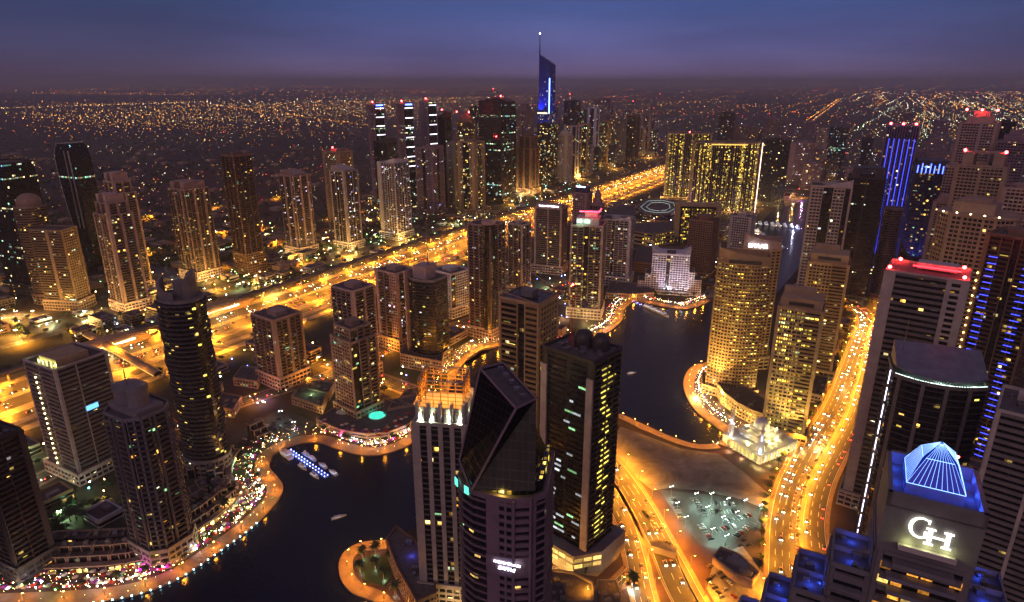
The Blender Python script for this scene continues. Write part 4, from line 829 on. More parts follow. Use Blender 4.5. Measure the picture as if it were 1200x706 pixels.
t, w, d, H, hh = T('brown slab hotel with a white script roof sign', 646, 243, 318, 38, .75, ('w.4 h3 w.3 h3 w.4',), 'pink', 'res', crown='flat', name='hotel_tower', nlit=30, rot=-20, fh=3.4)
m = MB(); m.box(0, -d * .2, hh, w * .95, d * .4, 7); m.build('sign_wall', M['pink'], t); sign(t, 'Radisson Blu Residence', 3.4, (0, -d * .4 - .3, hh + 4), R(90), 0, SIGNW)
t, w, d, H, hh = T('slim violet tower with a blue flat head and roof sign', 683, 226, 335, 22, .9, ('w.5 p3 w.5',), 'mauve', 'blue', crown='flat', rot=-30, nlit=10)
m = MB(); m.box(0, 0, hh, w * .8, d * .8, 9); m.build('head', M['bluegl'], t); sign(t, 'Residence', 3.6, (0, -d * .4 - .3, hh + 10), R(90), 0, SIGNW)
t, w, d, H, hh = T('slim tower ending in a pointed spired cap', 700, 240, 335, 16, .95, ('v1',), 'mauve', 'blue', crown='flat', rot=-30)
c = MB(); zz = hh
for r0, r1, dz in ((.5, .42, 5), (.42, .36, 5), (.3, .3, 4), (.34, .1, 8), (.07, .01, 14)): c.tube((0, 0, zz), (0, 0, zz + dz), w * r0, 12, w * r1); zz += dz
c.build('cap', M['mauve'], t)
t, w, d, H, hh = T('tower with yellow lit stairwell and red neon roof edge above the upper basin', 690, 262, 368, 40, .9, ('w.3 b3 g1.4 b3 w.3', 'b3 w.3'), 'pale', 'busy', crown='flat', rot=-14, nlit=80, baselight=9000, cols=('y', 'y', 'w'))
m = MB(); m.box(0, 0, hh, w * .72, d * .7, 9); m.box(w * .1, 0, hh + 9, w * .4, d * .5, 7); m.build('crown', M['pale'], t); m = MB(); m.box(w * .05, -d * .37, hh + 17.5, w * .62, .6, 1.0); m.box(w * .36, 0, hh + 17.5, .6, d * .6, 1.0); m.build('red_neon', glow('neon_red', (1, .02, .05), 14), t)
for k in (-.25, 0): m = MB(); m.box(k * w, -d * .42, hh + 3.5, w * .16, .5, 4); m.build('lit_panel', glow('panel_mint', (.6, 1, .7), 2.2), t)
lamp((-w * .2, -d * .6, hh + 6), 2500, (.55, 1, .6), t); lamp((w * .3, -d * .6, hh + 20), 2500, (1, .05, .1), t)
t, w, d, H, hh = T('white tower with a blue glass stripe left of the mall', 725, 251, 331, 38, .8, ('w.2 b3 g1 b4 w.6', 'b4 w.3'), 'white', 'white', crown='fin', rot=-20, nlit=18)
up(t, -w * .6, -d * 1.1, 4, 160000, (.3, .35, 1), 80); up(t, w * .4, -d * 1.2, 4, 120000, (.6, .55, 1), 80)
t, w, d, H, hh = T('white stepped waterside building with swept horns on its roof', 787, 296, 342, 42, .55, ('p3 g1 p4', 'p3'), 'white', 'white', crown='flat', rot=-14, fh=3.4, base=5, nlit=22, name='waterside_building')
for q in (-1, 1):
    m = MB()
    for k in range(6):
        x0, x1 = q * w * (.12 + .4 * k / 6), q * w * (.12 + .4 * (k + 1) / 6); z0_, z1_ = 1.5 + 8 * (k / 6) ** 2, 1.5 + 8 * ((k + 1) / 6) ** 2
        for y in (-d * .35, d * .35): m.face([(x0, y, hh), (x1, y, hh), (x1, y, hh + z1_), (x0, y, hh + z0_)])
        m.face([(x0, -d * .35, hh + z0_), (x1, -d * .35, hh + z1_), (x1, d * .35, hh + z1_), (x0, d * .35, hh + z0_)])
    m.build('roof_horn', M['white'], t)
m = MB(); g_ = MB()
for q, ww, h_ in ((-1, .2, .5), (-1.35, .2, .3), (1, .2, .6), (1.35, .2, .4)): skin(m, g_, [(x + q * w * .56, y) for x, y in rect(w * ww, d * .9)], 0, H * h_, ('p1',), 3.4, 3.6)
g_.build('wing_glazing', [F['white'], M['roof']], t); m.build('wing', M['white'], t)
up(t, 0, -d * 1.3, 3, 50000, (.8, .78, 1), 40); up(t, -w * .5, -d * 1.2, 3, 26000, (.9, .8, .9), 40); up(t, w * .5, -d * 1.2, 3, 26000, (.9, .8, .9), 40)
# ---- golden towers of the peninsula and their neighbours
def crownwall(t, w, d, hh, mat, h1=14, h0=7, n=14, slot=True):
    c = MB()
    for k in range(n):
        a0, a1 = k / n, (k + 1) / n; x0, x1 = -w / 2 + w * a0, -w / 2 + w * a1; y0, y1 = -d / 2 + d * .22 * (2 * a0 - 1) ** 2, -d / 2 + d * .22 * (2 * a1 - 1) ** 2
        for dy in (0, 1.2): c.face([(x0, y0 + dy, hh), (x1, y1 + dy, hh), (x1, y1 + dy, hh + h1 + (h0 - h1) * a1), (x0, y0 + dy, hh + h1 + (h0 - h1) * a0)])
        c.face([(x0, y0, hh + h1 + (h0 - h1) * a0), (x1, y1, hh + h1 + (h0 - h1) * a1), (x1, y1 + 1.2, hh + h1 + (h0 - h1) * a1), (x0, y0 + 1.2, hh + h1 + (h0 - h1) * a0)])
    c.box(w * .49, d * .1, hh, 1, d * .7, h0); c.box(-w * .49, d * .1, hh, 1, d * .7, h1); c.box(0, d * .44, hh, w, 1, h0 + 1); c.build('crown_wall', mat, t)
    if slot: c = MB(); c.box(0, -d / 2 - .25, hh + 1.2, w * .62, 1.2, 3.2); c.build('crown_slot', M['dark'], t)
t, w, d, H, hh = T('curved golden tower with a sloping blind crown on the canal peninsula', 872, 306, 458, 60, .7, ('p1',), 'tan', 'gold', 'bow', crown='flat', rot=-16, nlit=60, baselight=40000, cols=('y', 'w', 'y'), fh=3.5, base=8)
crownwall(t, w, d, hh, M['tan'])
for x in (-.5, -.2, .15, .45): up(t, x * w, -d * 1.0, 9, 190000, (1, .58, .11), H * .9, ang=80)
t, w, d, H, hh = T('taller curved tower behind the golden one, white word sign on its crown', 893, 290, 425, 42, .9, ('w.4 p3 w.4',), 'tan', 'res', 'bow', crown='flat', rot=-20, nlit=40, fh=3.5)
crownwall(t, w, d, hh, M['pink'], 16, 9, slot=False)
sign(t, 'EMAAR', 6.0, (-w * .12, -d / 2 - 1.2, hh + 5), R(90), 0, SIGNW)
t, w, d, H, hh = T('bright golden boxy tower with a blind penthouse beside the mosque', 940, 358, 505, 50, .8, ('w.3 p3 h2 w.3', 'p2 w.5'), 'tan', 'gold', crown='flat', rot=-28, nlit=70, baselight=28000, cols=('y', 'y', 'w'), base=7)
m = MB(); m.box(0, 0, hh, w * .92, d * .9, 9); m.box(-w * .1, d * .25, hh + 9, w * .7, d * .25, 5); m.build('penthouse', M['tan'], t); m = MB(); m.box(0, -d * .45 - .2, hh + 3, w * .55, .6, 3); m.build('penthouse_slot', M['dark'], t)
for x in (-.5, -.15, .2): up(t, x * w, -d * 1.0, 8, 230000, (1, .64, .11), H * .9, ang=80)
up(t, w * .9, -d * .2, 8, 120000, (1, .5, .08), H * .7, ang=80)
t, w, d, H, hh = T('tan boxy tower with a blind penthouse between golden tower and shaded towers', 972, 306, 440, 44, .8, ('w.3 p3 h2 w.3', 'p2 w.5'), 'tan', 'res', crown='flat', rot=-28, nlit=30, baselight=6000)
m = MB(); m.box(0, 0, hh, w * .92, d * .9, 10); m.box(-w * .1, d * .25, hh + 10, w * .6, d * .25, 5); m.build('penthouse', M['tan'], t); m = MB(); m.box(0, -d * .45 - .2, hh + 4, w * .55, .6, 3); m.build('penthouse_slot', M['dark'], t)
T('white grid framed tower with a slanted lattice roof by the canal', 976, 208, 352, 44, .8, ('w.2 p2 g2 p2 g1 w.3',), 'pale', 'resd', crown='fin', rot=-24, nlit=16, bay=5, fh=4.5)
T('unlit dark tower with a broken white stair light line', 1018, 196, 352, 40, .9, ('h3 w.3 h3',), 'dark', 'resd', crown='step2', rot=-26, nlit=8)
T('slender pale ribbed tower below the blue striped tower', 1048, 244, 348, 20, .95, ('h1',), 'mauve', 'none', 'oval', crown='flat', rot=-26, base=6)
t, w, d, H, hh = T('tower striped with blue light under red roof lamps', 1058, 147, 322, 34, .8, ('v1',), 'mauve', 'blue', crown='flat', rot=-26, red=3)
for k in range(6):
    m = MB(); x = -w / 2 + w * (.12 + .16 * k); m.box(x, -d / 2 - .8, H * .42, 1.0, .5, H * .5); m.build('blue_light_strip', glow('strip_blue', (.03, .06, 1), 1.5), t)
for x in (-.3, .1, .4): up(t, x * w, -d * 1.0, 14, 260000, (.06, .09, 1), H, ang=60)
t, w, d, H, hh = T('tower with a glowing blue comb crown', 1092, 192, 330, 38, .9, ('w.3 p2 g1 p2 w.3',), 'dark', 'busy', crown='flat', rot=-26, red=2, nlit=40)
m = MB(); m.box(0, 0, hh, w * .9, d * .9, 6); m.build('crown', M['dark'], t)
for k in range(8): m = MB(); m.box(-w * .42 + w * .12 * k, -d / 2 - .7, hh - 12, 1.3, .6, 11 + 3 * (k % 2)); m.build('blue_light_strip', glow('strip_blue2', (.05, .10, 1), 6), t)
m = MB(); m.box(w / 2 + .8, -d / 2 - .8, 20, .9, .9, hh - 26); m.build('blue_light_strip', glow('strip_blue2', (0, 0, 0), 1), t); up(t, 0, -d * 1.0, 14, 300000, (.06, .10, 1), H, ang=50)
# ================================================================== TOWERS ON THE SEAWARD SIDE
for a in (('huge hazy stepped tower highest on the right horizon', 1152, 130, 318, 40, .9, ('w.5 p3 w.5 p2 w.5',), 'pink', 'resd', 'step', 3),
          ('stone tower with twin red lamps on a stepped shoulder', 1156, 178, 380, 52, .8, ('w.5 p3 w.4 p3 w.5',), 'sand', 'resd', 'step2', 2),
          ('tall hazy tower at the right edge of the skyline', 1192, 152, 330, 30, .9, ('p4',), 'mauve', 'resd', 'step', 0),
          ('grey shaded tower beside the huge stepped tower', 1124, 190, 345, 24, .9, ('p4',), 'pink', 'resd', 'plant', 0),
          ('dark shaded slab filling the right edge under the skyline', 1205, 215, 420, 44, .8, ('w.4 p4 w.4',), 'pink', 'resd', 'plant', 0)):
    T(a[0], a[1], a[2], a[3], a[4], a[5], a[6], a[7], a[8], crown=a[9], red=a[10], rot=-40, nlit=24, fh=4, bay=4)
t, w, d, H, hh = T('big stone tower with an eaved head and pinkish flank on the right', 1148, 250, 470, 84, .75, ('w.4 p2 w.3 p4 w.3 p2 w.4', 'p5 w.6'), 'sand', 'resd', 'chamf', crown='flat', rot=-46, nlit=50, fh=4, bay=4)
m = MB(); m.prism(scaled(chamf(w, d, w * .2), 1.07), hh - 1, hh + 1.2); m.box(-w * .05, 0, hh + 1.2, w * .55, d * .6, 9); m.box(-w * .05, 0, hh + 10.2, w * .4, d * .4, 3); m.build('eaved_roof', M['sand'], t)
for k in range(5): m = MB(); m.ball((0, 0, 0), .7, 6, 4); m.build('roof_lamp', glow('roof_lamp_warm', (1, .7, .35), 12), t, (-w * .4 + w * .18 * k, -d * .5 - .5, hh + 1.6))
up(t, w * .75, -d * .9, 6, 160000, (1, .5, .5), 120, ang=80)
T('tower with blue lit balconies and a gold lit spine at the right edge', 1202, 268, 545, 66, .9, ('w.3 b3 g1 b3', 'b3 w.4 b3'), 'brown', 'res', crown='plant', rot=-50, nlit=46, cols=('w', 'y', 'o', 'y'))
t = [o for o in COL.objects if o.get('label', '').startswith('tower with blue lit balconies')][0]
BL = glow('balcony_blue', (.03, .05, 1), 4); XB, YB, HB = place(1202, 268, 545); wB = TW[t['label']][3]
for k in range(34):
    for x in (-.32, .3):
        if random.random() < .85: m = MB(); m.box(x * wB, -wB * .45 - 1.9, 0, 5.5, .3, .35); m.build('balcony_light', BL, t, (0, 0, 16 + k * 3.5 * 1.4)) if 16 + k * 4.9 < HB - 8 else None
for k in range(26):
    m = MB(); m.ball((0, 0, 0), .55, 6, 4); z = 14 + k * 6
    if z < HB: m.build('spine_light', glow('spine_gold', (1, .68, .15), 14), t, (-wB * .5 - 1, -wB * .45 - 1, z))
# pale slab with red roof
t, w, d, H, hh = T('pale grey slab tower with a roof edge glowing red', 1088, 318, 590, 82, .75, ('w1 h5 w.4 p1 w.5', 'b4', 'w1', 'b6'), 'pale', 'resd', crown='flat', rot=-36, nlit=26, fh=3.9, bay=4, base=12)
m = MB(); m.box(w * .1, d * .1, hh + 1.5, w * .5, d * .3, 4); m.build('plant_room', M['pale'], t)
for x, y in ((-w * .47, -d * .4), (-w * .4, d * .4), (w * .45, -d * .42), (w * .42, d * .4)): beacon(t, x, y, hh + 1.5, 1.1, 2600)
m = MB(); m.box(w * .1, -d * .12, hh + 3, w * .6, .5, .9); m.build('red_tube', glow('tube_red', (1, .02, .03), 5), t)
# glass-roofed tower with neon corner lines
t, w, d, H, hh = T('dark balcony tower under a green-white lit sloping curved roof', 1098, 440, 680, 104, .75, ('s3 w.3 p1.4 w.3 s3', 's4'), 'grey', 'resd', 'bow', crown='flat', rot=-24, nlit=40, fh=3.8, cols=('o', 'w', 'y', 'o'))
P = bow(w * .98, d * .98, d * .22); m = MB(); n = len(P)
rz = lambda y: hh + 3.5 + (y + d / 2) / d * 9.0
m.face([(x, y, rz(y)) for x, y in P])
for i in range(n): a, b = P[i], P[(i + 1) % n]; m.face([(a[0], a[1], hh - .5 if a[1] > 0 else rz(a[1]) - .8), (b[0], b[1], hh - .5 if b[1] > 0 else rz(b[1]) - .8), (b[0], b[1], rz(b[1])), (a[0], a[1], rz(a[1]))])
m.build('sloping_roof', M['steel'], t)
NEON = glow('neon_mint', (.75, 1, .85), 3.2); m = MB()
for i in range(0, 8): a, b = P[i], P[i + 1]; m.beam((a[0], a[1] - .8, hh + 1.5), (b[0], b[1] - .8, hh + 1.5), .25)
m.build('eave_neon', NEON, t)
m = MB()
for k in range(22): m.box(-w * .3 + w * .6 * k / 22, -d / 2 + .2, hh - .2, .35, .5, 3)
m.build('louvre', M['steel'], t)
NL = glow('neon_lilac', (.8, .7, 1), 5)
for x in (-w / 2 - .9, -w / 2 + 2.2):
    for k in range(12):
        z1 = hh - k * 11; m = MB(); m.box(x, -d / 2 + (d * .2 if x > -w / 2 else d * .45), z1 - 9, .35, .35, 8.6); m.build('neon_tube', NL, t)
for x in (-.35, 0, .35): lamp((w * x, -d * .36, hh + 1.8), 1500, (.6, 1, .75), t, .4)
m = MB(); m.tube((-w * .4, d * .2, hh + 8), (-w * .4, d * .2, hh + 30), .3, 6, .08); m.build('mast', M['steel'], t)
# far right lower pieces
T('pale framed balcony tower entering at the right edge beside the monogram tower', 1226, 520, 760, 70, .9, ('w.4 h3 w.3 h3 w.4', 'h4 w.4', 'w1', 'w.3 h4 w.3 h4 w.3'), 'pale', 'resd', crown='plant', rot=-46, nlit=40, cols=('y', 'g', 'y', 'w'), zt=135, by=None) if False else None
t, w, d, H, hh = T('pale framed balcony tower entering at the right edge beside the monogram tower', 1232, 470, 770, 96, .9, ('w.3 h3 w.3 h3 w.3',), 'pale', 'resd', crown='plant', rot=-40, nlit=50, cols=('y', 'g', 'y', 'w'))
t, w, d, H = begin('curved_terrace_building', 'low curved building with gold lit balconies behind the monogram tower', 1156, 548, 620, 44, .5, -40, cat='building')
m, g_ = MB(), MB(); skin(m, g_, bow(w, d, d * .3), 0, H - 1, ('h1',), 3.4, 3.6); parapet(m, bow(w, d, d * .3), H - 1); g_.build('glazing', [F['hotel'], M['roof']], t); m.build('facade_frame', M['tan'], t)
lamp((0, -d, H * .6), 3000, (1, .6, .15), t, .5)

# ================================================================== THE MONOGRAM TOWER (lower right)
BLUEG = (.03, .09, 1)
zt = 205; cx_, cy__ = G(1095, 562, zt); t = empty('monogram_tower', 'dark stone hotel tower with a blue lit pyramid and large white monogram', 'tower', (cx_, cy__, 0), R(-28))
w, d = 19.5, 21
cl, gb = MB(), MB(); skin(cl, gb, rect(w, d), 0, zt - 17, ('w.3 h4 w.3',), 3.6, 3.6); gb.build('glazing', [F['resd'], M['roof']], t)
cl.prism(rect(w + 1, d + 1), zt - 17, zt - 3.5)
for a, b, c_, e in ((0, -d / 2 - .0, w + 1, 1), (0, d / 2, w + 1, 1), (-w / 2, 0, 1, d + 1), (w / 2, 0, 1, d + 1)): cl.box(a, b, zt - 4, c_, e, 4)
cl.build('facade_frame', M['grey'], t)
m = MB(); m.prism(rect(w - 1.2, d - 1.2), zt - 3.6, zt - 3.4); m.build('roof_deck', M['roof'], t)
m = MB(); m.box(0, 1.5, zt - 3.4, 12.5, 12, 3.4); m.build('pyramid_base', M['grey'], t)
BLB, _t, _b = new_mat('pyramid_blue'); _b.inputs['Base Color'].default_value = (.004, .01, .06, 1); _b.inputs['Roughness'].default_value = .3; _b.inputs['Emission Color'].default_value = (.01, .05, 1, 1); _b.inputs['Emission Strength'].default_value = .18; BLW = glow('pyramid_bar', (.22, .42, 1), 2.6); b0, b1, z0, z1, z2 = 6.2, 3.0, zt, zt + 6.4, zt + 9.6; pm_ = MB(); rb = MB()
for k in range(4):
    q = Matrix.Rotation(k * math.pi / 2, 3, 'Z'); f = lambda x, y, z: tuple(q @ Vector((x, y, z)) + Vector((0, 1.5, 0)))
    pm_.face([f(-b0, -b0, z0), f(b0, -b0, z0), f(b1, -b1 * 1.2, z1), f(-b1, -b1 * 1.2, z1)]); pm_.face([f(-b1, -b1 * 1.2, z1), f(b1, -b1 * 1.2, z1), f(.3, -.3, z2), f(-.3, -.3, z2)]); pm_.face([f(b0, -b0, z0), f(b0, -b0, z0 + .01), f(b1 * 1.2, -b1, z1), f(b1, -b1 * 1.2, z1)])
    for j in range(11):
        s_ = -1 + 2 * j / 10; rb.beam(f(s_ * b0, -b0 - .1, z0 + .1), f(s_ * b1, -b1 * 1.2 - .12, z1), .05); rb.beam(f(s_ * b1, -b1 * 1.2 - .1, z1), f(s_ * .3, -.45, z2), .05)
    rb.beam(f(-b1, -b1 * 1.2, z1), f(b1, -b1 * 1.2, z1), .12); rb.beam(f(-b0, -b0, z0), f(b0, -b0, z0), .12)
py_ = pm_.build('glass_pyramid', BLB, t); rb.build('pyramid_light_bars', BLW, py_)
m = MB(); m.tube((0, 1.5, z2), (0, 1.5, z2 + 9), .14, 6, .06); m.build('mast', M['black'], t); beacon(t, 4.6, 5.5, zt + 4.4, .38)
for x in (-8.2, 8.2):
    for y in (-7, 0, 7): lamp((x, y, zt - 1.6), 420, BLUEG, t, .2)
lamp((0, -8.5, zt - 1.5), 420, BLUEG, t, .2)
# monogram: a C-like G and an H joined
def glyph(parts, loc, name):
    m = MB()
    for p in parts:
        n = len(p) // 2
        for i in range(n - 1):
            a, b, c, e = p[i], p[i + 1], p[-2 - i], p[-1 - i]
            for y, fl in ((-.35, 1), (0, 0)):
                q = [(a[0], y, a[1]), (b[0], y, b[1]), (c[0], y, c[1]), (e[0], y, e[1])]; m.face(q if fl else q[::-1])
            for u, v in ((a, b), (c, e)): m.face([(u[0], -.35, u[1]), (u[0], 0, u[1]), (v[0], 0, v[1]), (v[0], -.35, v[1])])
    return m.build(name, SIGNG, t, loc)
outer, inner = [], []
for k in range(19):
    a = R(52 + k * 268 / 18); th = .28 + .72 * abs(math.sin((k / 18) * math.pi)) ** .8
    outer.append((3.3 * math.cos(a) * .95, 3.6 * math.sin(a))); inner.append(((3.3 - th) * math.cos(a) * .95, (3.6 - th * .55) * math.sin(a)))
gl = [outer + inner[::-1]]
R_ = lambda x0, z0, x1, z1: [(x0, z0), (x1, z0), (x1, z1), (x0, z1)]
gl += [R_(1.7, 2.0, 2.15, 3.3), R_(1.1, -2.6, 2.2, -1.0)]
glyph(gl, (-2.2, -d / 2 - .75, zt - 7.6), 'letter_g').scale = (.8, 1, .8)
gl = [R_(-2.6, -3.6, -1.5, 2.0), R_(-3.3, -3.6, -.8, -3.2), R_(-3.3, 1.6, -.8, 2.0), R_(2.0, -3.6, 3.1, 2.0), R_(1.3, -3.6, 3.8, -3.2), R_(1.3, 1.6, 3.8, 2.0), R_(-1.5, -.9, 2.0, -.45)]
glyph(gl, (1.6, -d / 2 - .82, zt - 8.7), 'letter_h').scale = (.8, 1, .8)
m = MB(); m.box(0, -d / 2 - 1.6, zt - 14.0, 12, 2.4, .5); m.box(0, -d / 2 - 2.7, zt - 14.0, 12, .3, 1.4); m.build('sign_ledge', M['pale'], t)
for x in (-4, 0, 4): lamp((x, -d / 2 - 1.9, zt - 12.8), 160, (.9, 1, .4), t, .25)
GOLDW = glow('gold_interior', (1, .50, .06), 1.4)
rn = random.Random(4)
for j in range(9):
    z = zt - 18.6 - j * 4.2; hw = 6.5 + (j % 2) * .8
    m = MB(); m.box(0, -d / 2 - 2.2, z, hw * 2, 3.4, .45); m.box(0, -d / 2 - 3.8, z, hw * 2, .3, 1.1); m.build('balcony', M['grey'], t)
for j in range(9):
    for x in (-7.5, -4.5, -1.5, 1.5, 4.5, 7.5):
        if rn.random() < .5: m = MB(); m.box(0, 0, 0, 2.4, .2, 2.0); m.build('lit_window', LIT[rn.choice('oow')], t, (x, -d / 2 - .62, zt - 23.2 - j * 4.2 + 1.2))
# stepped wings with blue terraces
for sgn in (-1, 1):
    for j, (x0, ww, top_, dd) in enumerate(((.5, 9, 27, .75), (9.5, 8, 38, .85), (17.5, 7, 50, .9), (24.5, 7, 62, .9))):
        z = zt - top_; xc = sgn * (w / 2 + x0 + ww / 2); m = MB(); m2 = MB(); skin(m, m2, [(x + xc, y - 2) for x, y in rect(ww, d * dd)], z - 45, z, ('w.3 h2 w.3', 'h2 w.3', 'w.3', 'h2 w.3'), 4.2, 4); m.build('wing_frame', M['grey'], t); m2.build('wing_glazing', [F['resd'], M['roof']], t)
        m = MB()
        for a, b, c_, e in ((xc, -2 - d * dd / 2, ww, .5), (xc, -2 + d * dd / 2, ww, .5), (xc + sgn * ww / 2, -2, .5, d * dd), (xc, -2, ww, .4)): m.box(a, b, z, c_, e, 1.5)
        m.build('terrace_wall', M['grey'], t)
        for y in (-6, 3): lamp((xc, y, z + 1.1), 190, BLUEG, t, .25)
        for q in range(2): lamp((xc + sgn * (ww / 2 + 1.6), -4, z - 6 - 5 * q), 200, BLUEG, t, .25)
        for q in range(4): unit(t, xc + rn.uniform(-2.5, 2.5), -2 + rn.uniform(-6, 6), z, rn.uniform(.7, 1.6), rn)
        for q in range(4): m = MB(); m.box(xc + sgn * .4, -2 - d * dd / 2 - 1.3, z - 5 - 4.2 * q, ww * .8, 2.2, .4); m.build('balcony', M['grey'], t)

# ================================================================== THE FOREGROUND ROW
# slanted-frame tower
t, w, d, H, hh = T('cream and black tower with a slanted glass frame roof in the middle of the picture', 620, 348, 612, 68, .85, ('w.3 b3 g1.2 w.2 h2 w.3', 'w.3 p4 w.3', 'w1', 'p5'), 'tan', 'res', crown='flat', rot=-32, nlit=80, cols=('y', 'g', 'w', 'y'), fh=3.6)
m = MB(); m.prism(rect(w * 1.02, d * 1.02), hh - 14, hh + 1); m.build('black_head', F['none'], t)
fm = MB(); A = [(-w / 2, -d / 2), (w / 2, -d / 2), (w / 2, d / 2), (-w / 2, d / 2)]; hz_ = [5, 1, 3, 17]
for i in range(4):
    a, b = A[i], A[(i + 1) % 4]; fm.beam((*a, hh), (*a, hh + hz_[i]), .55); fm.beam((*a, hh + hz_[i]), (*b, hh + hz_[(i + 1) % 4]), .6); fm.beam((*a, hh + 1.2), (*b, hh + 1.2), .5)
    for k in range(1, 5): x, y, z = a[0] + (b[0] - a[0]) * k / 5, a[1] + (b[1] - a[1]) * k / 5, hz_[i] + (hz_[(i + 1) % 4] - hz_[i]) * k / 5; fm.beam((x, y, hh), (x, y, hh + z), .2)
fm.build('slanted_roof_frame', M['sand'], t); plant(t, hh + 1, w * .7, d * .7, M['grey'], 5)
# black tower under construction
t, w, d, H, hh = T('black unfinished tower with two pale edge walls and rooftop drums', 683, 408, 640, 90, .8, ('w.5 s2 g.6 s2 w.5', 'b6 w.3'), 'dark', 'none', crown='flat', rot=-42, fh=3.7, base=4, name='unfinished_tower')
m = MB()
for x, y in ((-w / 2 + 1.2, -d / 2 - 1.3), (w / 2 - 1.2, -d / 2 - 1.3)): m.box(x, y, 16, 4.5, 1.2, hh - 26)
m.build('edge_wall', M['pale'], t)
m = MB(); m.ball((-w * .05, d * .12, hh + 5), 6, 14, 6, 1, 0, True); m.ball((w * .25, d * .2, hh + 5), 5.5, 14, 6, 1, 0, True); m.prism([(x - w * .05, y + d * .12) for x, y in oval(12, 12, 14)], hh, hh + 5); m.prism([(x + w * .25, y + d * .2) for x, y in oval(11, 11, 14)], hh, hh + 5); m.build('rooftop_drums', M['dark'], t)
rn = random.Random(2)
for k in range(26): unit(t, rn.uniform(-.45, .45) * w, rn.uniform(-.45, .45) * d, hh, rn.uniform(.8, 3), rn)
for k in range(44):
    z = 20 + k * 3.7
    if z < hh - 4: m = MB(); m.box(w / 2 + .35, rn.uniform(-.1, .1) * d, z, .2, d * rn.uniform(.1, .45), .8); m.build('lit_floor_strip', LIT['y'], t)
for k in range(30):
    m = MB(); m.box(0, 0, 0, rn.uniform(2, 7), .2, 1.3); m.build('lit_window', LIT[rn.choice('ccg')], t, (rn.uniform(-.35, .35) * w, -d / 2 - .3, 20 + 3.7 * int(rn.random() * rn.random() * 40)))
m = MB(); pw_, pd_ = w * 1.45, d * 1.35; P = [(-pw_ / 2, -pd_ / 2 - 4), (pw_ * .3, -pd_ / 2 - 4), (pw_ / 2, -pd_ * .2), (pw_ / 2, pd_ / 2), (-pw_ / 2, pd_ / 2)]; m.prism(P, 0, 15); m.build('podium', M['conc'], t)
for z in (5.5, 10):
    for i in (0, 1):
        a, b = Vector(P[i]), Vector(P[i + 1]); n = 7 if i == 0 else 3
        for k in range(n): c = a + (b - a) * ((k + .5) / n); e = (b - a).normalized(); m = MB(); m.box(0, 0, 0, (b - a).length / n * .85, .3, 2.6); m.build('lit_bay', LIT['w'], t, (c.x + e.y * .2, c.y - e.x * .2, z)).rotation_euler = (0, 0, math.atan2(e.y, e.x))
for x in (-.4, 0, .35): lamp((w * x, -pd_ / 2 - 9, 4), 5000, (1, .5, .1), t, .5)
crane('red lattice tower crane standing against the black unfinished tower', 671, 348, 640, 'red', 30, 2.2)
for o in COL.objects:
    if o.get('category') == 'crane' and o['label'].startswith('red'): cr_ = o
# ribbed tower with lit crown and scaffold
t, w, d, H, hh = T('cream ribbed tower whose lit crown carries an open orange steel frame', 522, 486, 690, 74, .8, ('w.55 s.6 w.4 s.6 w.4 s.6 w.4 s.6 w.55', 'w.5 s.6 w.5 s.6 w.5', 'w1', 'b5'), 'pale', 'res', crown='flat', rot=-8, nlit=34, bay=4.2, cols=('o', 'w', 'o', 'g'), name='ribbed_tower', baselight=3000)
m = MB()
for k in range(5):
    x = -w * .42 + k * w * .21; m.box(x, -d * .44, hh, 1.4, 3.2, 13); m.box(x + w * .1, -d * .46, hh, 1.6, 1.4, 7)
for k in range(4): m.box(w * .44, -d * .3 + k * d * .22, hh, 2.6, 1.4, 13)
m.box(0, 0, hh, w * .8, d * .78, 9); m.build('crown_fins', M['white'], t)
for k in range(5): lamp((-w * .36 + k * w * .18, -d * .49, hh + 2), 4800, (.8, 1, .55), t, .3)
for k in range(2): lamp((w * .48, -d * .2 + k * d * .4, hh + 2), 1600, (.75, 1, .45), t, .3)
m = MB(); fw, fd, z0, z1 = w * .41, d * .38, hh + 9, hh + 25
for j in range(8): z = z0 + (z1 - z0) * j / 7; [m.beam(a, b, .26) for a, b in (((-fw, -fd, z), (fw, -fd, z)), ((fw, -fd, z), (fw, fd, z)), ((fw, fd, z), (-fw, fd, z)), ((-fw, fd, z), (-fw, -fd, z)))]
for k in range(7):
    for y in (-fd, fd): m.beam((-fw + 2 * fw * k / 6, y, z0), (-fw + 2 * fw * k / 6, y, z1), .26)
    for x in (-fw, fw): m.beam((x, -fd + 2 * fd * k / 6, z0), (x, -fd + 2 * fd * k / 6, z1), .26)
m.build('steel_frame', M['rust'], t); m = MB()
for a in (((-fw, -fd), (fw, -fd)), ((fw, -fd), (fw, fd)), ((fw, fd), (-fw, fd)), ((-fw, fd), (-fw, -fd))): m.beam((*a[0], z1), (*a[1], z1), .7)
m.build('frame_rim', M['grey'], t)
for x in (-.25, .05, .3):
    for y in (-.15, .15): lamp((x * w, y * d, z0 + 8), 2600, (1, .36, .03), t, .4)
